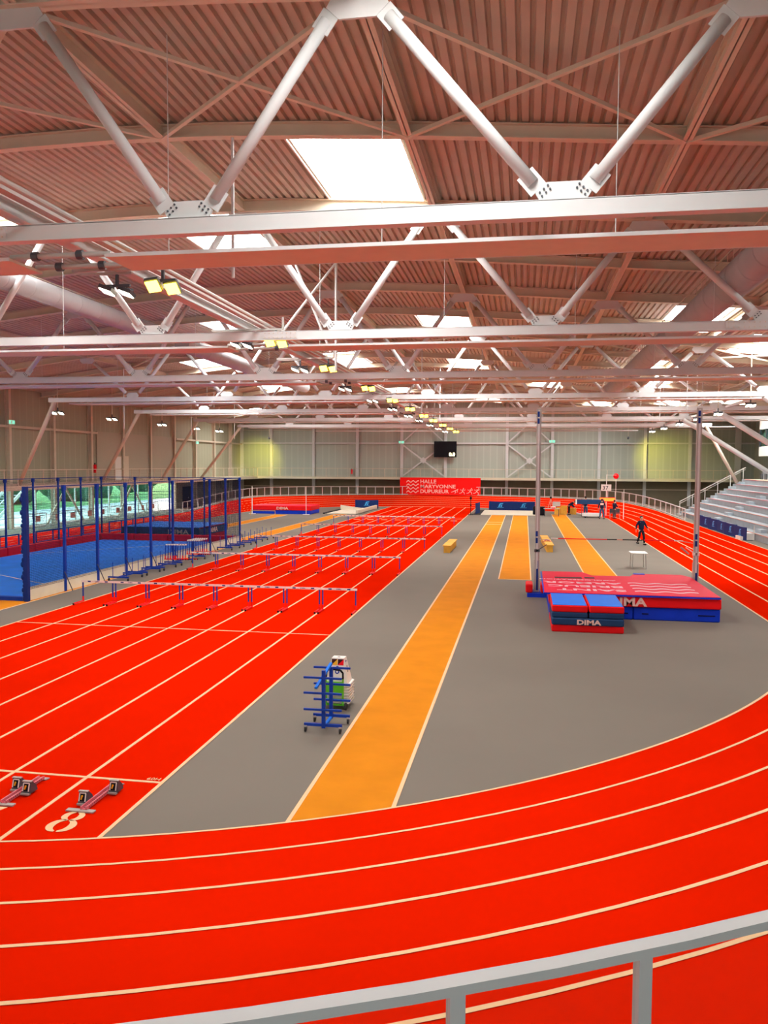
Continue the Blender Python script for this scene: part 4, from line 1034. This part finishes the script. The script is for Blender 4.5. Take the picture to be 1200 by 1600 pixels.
MB().box(-16.1, -15.9, 77.5, 88, .0, .4).build('rim', 'sand', t)
def board(label, x, y, rz, w_=2.4, h_=.95, mark=True, grp=None):
    t = thing('advert_board', label, 'advertising board', (x, y, 0), rz, group=grp)
    MB().prism([(-w_/2, 0), (w_/2, 0), (w_/2, h_), (0, h_*.965), (-w_/2, h_)], -.03, .03, 'y').build('panel', 'navy', t)
    MB().bar((-w_/2+.1, 0, .02), (-w_/2+.1, .45, .02), .04, .04).bar((w_/2-.1, 0, .02), (w_/2-.1, .45, .02), .04, .04).build('foot', 'dark', t)
    if mark:
        m = MB(); s = h_*.36
        P = lambda pts: m.add([(x_*s, -.035, h_*.52+z_*s) for x_, z_ in pts], [tuple(range(len(pts)))])
        P([(-.65, -.35), (-.35, .45), (-.1, .75), (.9, .80), (.75, .55), (.15, .45), (-.05, .05), (-.2, -.35)]); P([(.05, -.35), (.2, .25), (.65, .35), (.5, .1), (.45, -.35)])
        P([(-.95, -.62), (1.0, -.62), (1.0, -.50), (-.95, -.50)])
        m.build('emblem', 'cyan', t)
    return t
board('navy board with cyan emblem behind the far left sand pit', -17.1, 88.2, 0, 2.6)
# centre sand pit
t = thing('sand_pit', 'pale sand pit at the end of the two central runways', 'sand pit', (0, 0, 0))
MB().box(-4.15, 1.35, 79.6, 87.6, 0, .05).build('sand', 'sand', t); MB().box(-4.9, -4.15, 79.6, 87.4, 0, .05).build('rim_cover', 'black', t)
board('left navy board with cyan emblem at the end of the central sand pit', -2.5, 88.0, 0, 2.42, .98); board('right navy board with cyan emblem at the end of the central sand pit', -.08, 88.0, 0, 2.42, .98)
board('dark blue board seen edge-on left of the central sand pit', -4.55, 81.6, 1.45, 2.2, 1.1, False)
t = thing('signal_stand', 'thin black post with a small box left of the sand pit', 'post', (-5.1, 79.4, 0)); MB().tube((0, 0, 0), (0, 0, 1.9), .03).build('pole', 'black', t); MB().box(-.25, .25, -.25, .25, 0, .05).build('base', 'black', t); MB().box(-.10, .10, -.08, .08, 1.5, 1.75).box(-.08, .08, -.08, .08, .9, 1.0).build('box', 'black', t)
# boards along the right straight
for i, y in enumerate((57.4, 60.0, 62.6, 65.2, 67.9, 70.5)):
    board('navy board with cyan emblem along the right straight, %s from the camera' % FST[i], 14.22, y, -1.57+.05*math.sin(i*2.3)+.05, 2.5, .86, True, 'navy boards along the right straight')

# ------------------------------------------------------------------ equipment in the far right corner
t = thing('table', 'cluttered work table right of the sand pit with an orange cone tripod', 'table', (2.6, 79.3, 0)); MB().box(-.75, .75, -.35, .35, .70, .74).build('tabletop', 'alu', t)
for x in (-.65, .65):
    for y in (-.3, .3): MB().tube((x, y, 0), (x, y, .7), .02).build('leg', 'dark', t)
t = thing('tripod', 'orange measuring tripod on the cluttered table', 'tripod', (2.5, 79.4, .74)); MB().tube((-.25, 0, 0), (0, 0, .95), .03).tube((.25, 0, 0), (0, 0, .95), .03).tube((0, .2, 0), (0, 0, .95), .03).build('leg', 'barr', t); MB().cbox((0, 0, 1.02), (.16, .14, .2)).build('head', 'black', t)
t = thing('box', 'small red and white box on the cluttered table', 'box', (2.75, 79.25, .74)); MB().box(-.2, .2, -.12, .12, 0, .2).build('body', 'white', t); MB().box(-.19, .19, -.125, -.12, .0, .1).build('label_plate', 'sred', t)
t = thing('monitor', 'grey monitor on the cluttered table', 'monitor', (3.05, 79.5, .74)); MB().box(-.35, .35, -.03, .03, .2, .65).build('screen', 'alu', t); MB().bar((0, 0, 0), (0, 0, .2), .05, .05).build('stand', 'dark', t)
for i, (x, y) in enumerate(((1.7, 80.4), (1.15, 80.9))): MB().bbox(x-.3, x+.3, y-.3, y+.3, 0, .85, .1).build('bag', 'black', label='black equipment bag beside the sand pit, %s' % ['right one', 'left one'][i], cat='bag')
for i, (x, y, h_) in enumerate(((3.9, 82.6, .85), (4.8, 82.9, .6), (3.3, 82.9, .7))):
    t = thing('crate', ['tall yellow crate left of the bending man', 'yellow crate right of the bending man', 'yellow crate behind the cluttered table'][i], 'crate', (x, y, 0)); MB().box(-.3, .3, -.3, .3, 0, h_).build('body', 'wood', t); MB().box(-.32, .32, -.32, .32, h_-.06, h_).build('rim', 'yellow', t)
t = thing('plank', 'white plank lying beside the crates', 'plank', (5.5, 82.2, 0)); MB().bar((-.4, .9, .12), (.35, -.7, .08), .3, .1).build('board', 'white', t)
t = thing('equipment_trolley', 'low white trolley with a dark padded top rack', 'trolley', (6.35, 78.0, 0), 0)
MB().box(-1.0, .75, -.6, .6, .16, .42).build('tray', 'white', t)
for x in (-.75, .5):
    for y in (-.5, .5): MB().tube((x-.04, y, .09), (x+.04, y, .09), .09, n=10).build('wheel', 'rubber', t)
for x in (-1.05, .95): MB().bar((x, 0, .1), (x, 0, 1.75), .04, .04).build('upright', 'dark', t)
MB().box(-1.5, .95, -.1, .1, 1.25, 1.68).build('pad', 'mnavy', t); MB().box(-1.62, -1.5, -.1, .1, 1.22, 1.7).build('pad_end', 'white', t)
t = thing('led_display', 'orange glowing number display on a red stand', 'display', (7.75, 79.5, 0)); MB().box(-.72, .72, -.08, .08, 1.45, 1.85).build('cabinet', 'sred', t); text_mb('1 2 3', .34, .005, basis((-.5, -.09, 1.52), (1, 0, 0), (0, 0, 1)), sx=1.25, bold=.01).build('digits', 'led', t); MB().box(-.68, .68, -.085, -.08, 1.5, 1.8).build('screen', 'led', t)
MB().bar((0, 0, 0), (0, 0, 1.45), .05, .05).bar((-.3, -.2, .02), (.3, -.2, .02), .04, .04).bar((-.3, .2, .02), (.3, .2, .02), .04, .04).build('stand', 'sred', t)
t = thing('number_sign', 'white number sign high on a pole beside the red ball', 'sign', (7.75, 80.6, 0)); MB().tube((0, 0, 0), (0, 0, 4.0), .035).bar((-.0, 0, 3.95), (.9, 0, 3.95), .04, .04).build('pole', 'white', t); MB().box(-.5, .45, -.05, -.02, 2.45, 3.05).build('panel', 'white', t); text_mb('37', .5, .004, basis((-.38, -.055, 2.55), (1, 0, 0), (0, 0, 1)), sx=1.1, bold=.005).build('digits', 'dark', t)
t = thing('marker_ball', 'red ball marker on a thin pole above the officials', 'marker', (8.65, 80.9, 0)); MB().tube((0, 0, 0), (0, 0, 3.7), .025).build('pole', 'white', t); MB().sphere((0, 0, 3.85), .27, 14, 10).build('ball', 'sred', t, smooth=True)
t = thing('vault_stand_far', 'thin white post right of the two officials', 'post', (8.9, 76.5, 0)); t.name = 'white_post'; MB().tube((0, 0, 0), (0, 0, 2.7), .03).build('pole', 'white', t)
for i, (x, y) in enumerate(((8.0, 77.3), (8.5, 77.6))):
    t = thing('folding_chair', 'dark folding chair behind the officials, %s' % ['left', 'right'][i], 'chair', (x, y, 0)); MB().box(-.22, .22, -.2, .2, .43, .46).build('seat', 'dark', t); MB().box(-.22, .22, .2, .23, .5, .9).build('backrest', 'dark', t)
    for px in (-.2, .2):
        for py in (-.18, .2): MB().tube((px, py, 0), (px, py, .45), .014).build('leg', 'alu', t)

# ------------------------------------------------------------------ people
def skinned(name, joints, edges, m, parent, root=0, sub=1):
    me = bpy.data.meshes.new(name); me.from_pydata([j[:3] for j in joints], edges, []); o = bpy.data.objects.new(name, me); COL.objects.link(o)
    o.modifiers.new('skin', 'SKIN').use_smooth_shade = True
    for i, j in enumerate(joints):
        r = j[3]; o.data.skin_vertices[0].data[i].radius = (r, j[4] if len(j) > 4 else r)
        o.data.skin_vertices[0].data[i].use_root = i == root
    s = o.modifiers.new('sub', 'SUBSURF'); s.levels = sub; s.render_levels = sub
    me.materials.append(M[m]); o.parent = parent; return o
def person(label, x, y, rz, z=0., bend=0., arms=None, legs=None, top='jacket', bot='trous', s=1., hat=False, badge=False):
    t = thing('person', label, 'person', (x, y, z), rz); t.scale = (s, s, s)
    hipz = .93
    def up(px, py, pz):        # bend the trunk forward about the hips (forward is -y)
        d = pz-hipz; return (px, py*math.cos(bend)-d*math.sin(bend), hipz+d*math.cos(bend)+(-py)*0)
    A = arms or {-1: ((.27, 0, 1.16), (.29, -.05, .90)), 1: ((.27, 0, 1.16), (.29, -.05, .90))}
    G = legs or {-1: ((.11, -.02, .50), (.12, .02, .09)), 1: ((.11, -.02, .50), (.12, .02, .09))}
    J = [(0, 0, .96, .13, .10)]; E = []
    def add(p, r, par, r2=None): J.append((*p, r) if r2 is None else (*p, r, r2)); E.append((par, len(J)-1)); return len(J)-1
    w_ = add(up(0, 0, 1.10), .125, 0, .095); c = add(up(0, 0, 1.32), .15, w_, .11); n = add(up(0, .0, 1.47), .06, c)
    n2 = add(up(0, -.01, 1.53), .055, n); h = add(up(0, -.02, 1.60), .085, n2); h2 = add(up(0, -.01, 1.70), .088, h); add(up(0, 0, 1.765), .055, h2)
    add(up(0, -.115, 1.625), .014, h)                               # nose
    sh = {}
    for q in (-1, 1):
        add(up(q*.088, .0, 1.64), .014, h)                          # ears
        a = add(up(q*.17, 0, 1.42), .065, c); el, wr = A[q]
        el = (q*el[0], el[1], el[2]); wr = (q*wr[0], wr[1], wr[2])
        if bend: el, wr = up(*el), (wr[0], wr[1], wr[2])
        e = add(el, .042, a); v = add(wr, .028, e); d = (Vector(wr)-Vector(el)).normalized(); sd = Vector((0, 1, 0))
        pm = Vector(wr)+d*.06; p = add(tuple(pm), .024, v, .014)
        for f in range(4):
            o_ = sd*(.027-.018*f); L = (.07, .08, .076, .06)[f]
            a1 = add(tuple(pm+o_+d*.03), .010, p); a2 = add(tuple(pm+o_+d*(.03+L*.55)+Vector((-q*.008, 0, 0))), .009, a1); add(tuple(pm+o_+d*(.03+L)+Vector((-q*.02, 0, 0))), .008, a2)
        a1 = add(tuple(pm-sd*.035-d*.015), .011, p); add(tuple(pm-sd*.055+d*.03), .009, a1)
        k_, an = G[q]; hp = add((q*.09, 0, .88), .095, 0); kk = add((q*k_[0], k_[1], k_[2]), .06, hp); aa = add((q*an[0], an[1], an[2]), .04, kk); add((q*(an[0]+.01), an[1]-.12, max(.035, an[2]-.05)), .035, aa)
        sh[q] = (up(q*.17, 0, 1.42), el, wr, (q*.09, 0, .88), (q*k_[0], k_[1], k_[2]), (q*an[0], an[1], an[2]))
    skinned('body', J, E, 'skin', t)
    # jacket
    J2 = [(*up(0, 0, .90), .175, .15), (*up(0, 0, 1.10), .17, .14), (*up(0, 0, 1.32), .20, .15), (*up(0, 0, 1.46), .09, .08)]; E2 = [(0, 1), (1, 2), (2, 3)]
    for q in (-1, 1):
        a, el, wr = sh[q][:3]; k = len(J2); J2 += [(*a, .085), (*el, .06), (*(Vector(el).lerp(Vector(wr), .9)), .042)]; E2 += [(2, k), (k, k+1), (k+1, k+2)]
    skinned('jacket', J2, E2, top, t, 1)
    J3 = [(0, 0, 1.0, .165, .135), (0, 0, .90, .165, .14)]; E3 = [(0, 1)]
    for q in (-1, 1):
        hp, kk, an = sh[q][3:]; k = len(J3); J3 += [(*hp, .105), (*kk, .078), (*(Vector(kk).lerp(Vector(an), .95)), .062)]; E3 += [(1, k), (k, k+1), (k+1, k+2)]
        an = Vector(an); MB().bbox(an.x-.05, an.x+.05, an.y-.19, an.y+.08, max(0, an.z-.09), max(0, an.z-.09)+.09, .025).build('shoe', 'black', t)
    skinned('trousers', J3, E3, bot, t, 0)
    hp = up(0, .015, 1.685); MB().sphere(hp, .107, 12, 8, 1.05).build('hair', 'hair', t, smooth=True)
    hd = Vector(up(0, -.10, 1.66))
    for q in (-1, 1): MB().sphere((hd.x+q*.035, hd.y+.002, hd.z), .012, 6, 4).build('eye', 'black', t)
    if badge: MB().box(-.14, .14, .145, .155, 1.24, 1.40).build('back_print', 'print', t)
    return t
person('man in black walking on the grey floor beside the red lanes', 7.1, 51.8, .35, legs={-1: ((.10, .02, .52), (.11, .26, .14)), 1: ((.10, -.16, .52), (.11, -.22, .08))},
       arms={-1: ((.29, .06, 1.18), (.33, .02, .93)), 1: ((.29, -.02, 1.17), (.36, -.16, .98))}, s=1.0)
person('man in navy top with white back print and blue jeans, seen from behind', 6.95, 76.1, 3.1, top='jacket', bot='jean', badge=True, legs={-1: ((.14, 0, .5), (.2, .02, .09)), 1: ((.12, 0, .5), (.17, .05, .09))}, s=1.04)
person('person in dark jacket and grey trousers at the right of the pair', 8.15, 77.0, 2.2, bot='trousg', s=.97, arms={-1: ((.27, -.05, 1.16), (.16, -.28, 1.12)), 1: ((.27, -.05, 1.16), (.16, -.28, 1.12))})
person('man in dark clothes bending forward between the yellow crates', 4.35, 82.0, 1.2, bend=1.0, bot='black', arms={-1: ((.22, -.05, 1.15), (.16, -.62, .72)), 1: ((.22, -.05, 1.15), (.18, -.58, .70))})
person('person in navy top and jeans standing behind the white trolley', 5.75, 79.3, 2.6, z=.0, bot='jean', s=1.1, arms={-1: ((.27, -.08, 1.17), (.2, -.32, 1.08)), 1: ((.27, -.02, 1.16), (.29, -.12, .93))})

# ------------------------------------------------------------------ wall washers giving the yellow pools on the far wall
for nm, p, q, e in (('right', (11.8, 98.6, 8.0), (17.0, 103.4, 5.2), 2200), ('left', (-31.5, 98.4, 8.0), (-34.6, 103.4, 5.0), 1900)):
    t = thing('wall_washer', 'yellow spotlight lamp near the far wall on the %s' % nm, 'spotlight', p, group='yellow wall spotlights')
    MB().tube((0, 0, 0), (0, -.25, .12), .10, .12, n=12).build('housing', 'dark', t); MB().bar((0, -.1, .05), (0, -.1, zf_s(p[0])-p[2]), .04, .04).build('drop_rod', 'steel2', t)
    l = bpy.data.lights.new('spot', 'SPOT'); l.energy = e; l.color = (1, .86, .05); l.spot_size = 1.25; l.spot_blend = 1.; l.shadow_soft_size = .1
    o = bpy.data.objects.new('spot', l); COL.objects.link(o); o.parent = t; o.location = (0, .06, -.02)
    o.rotation_euler = (Vector(q)-Vector(p)).to_track_quat('-Z', 'Y').to_euler()
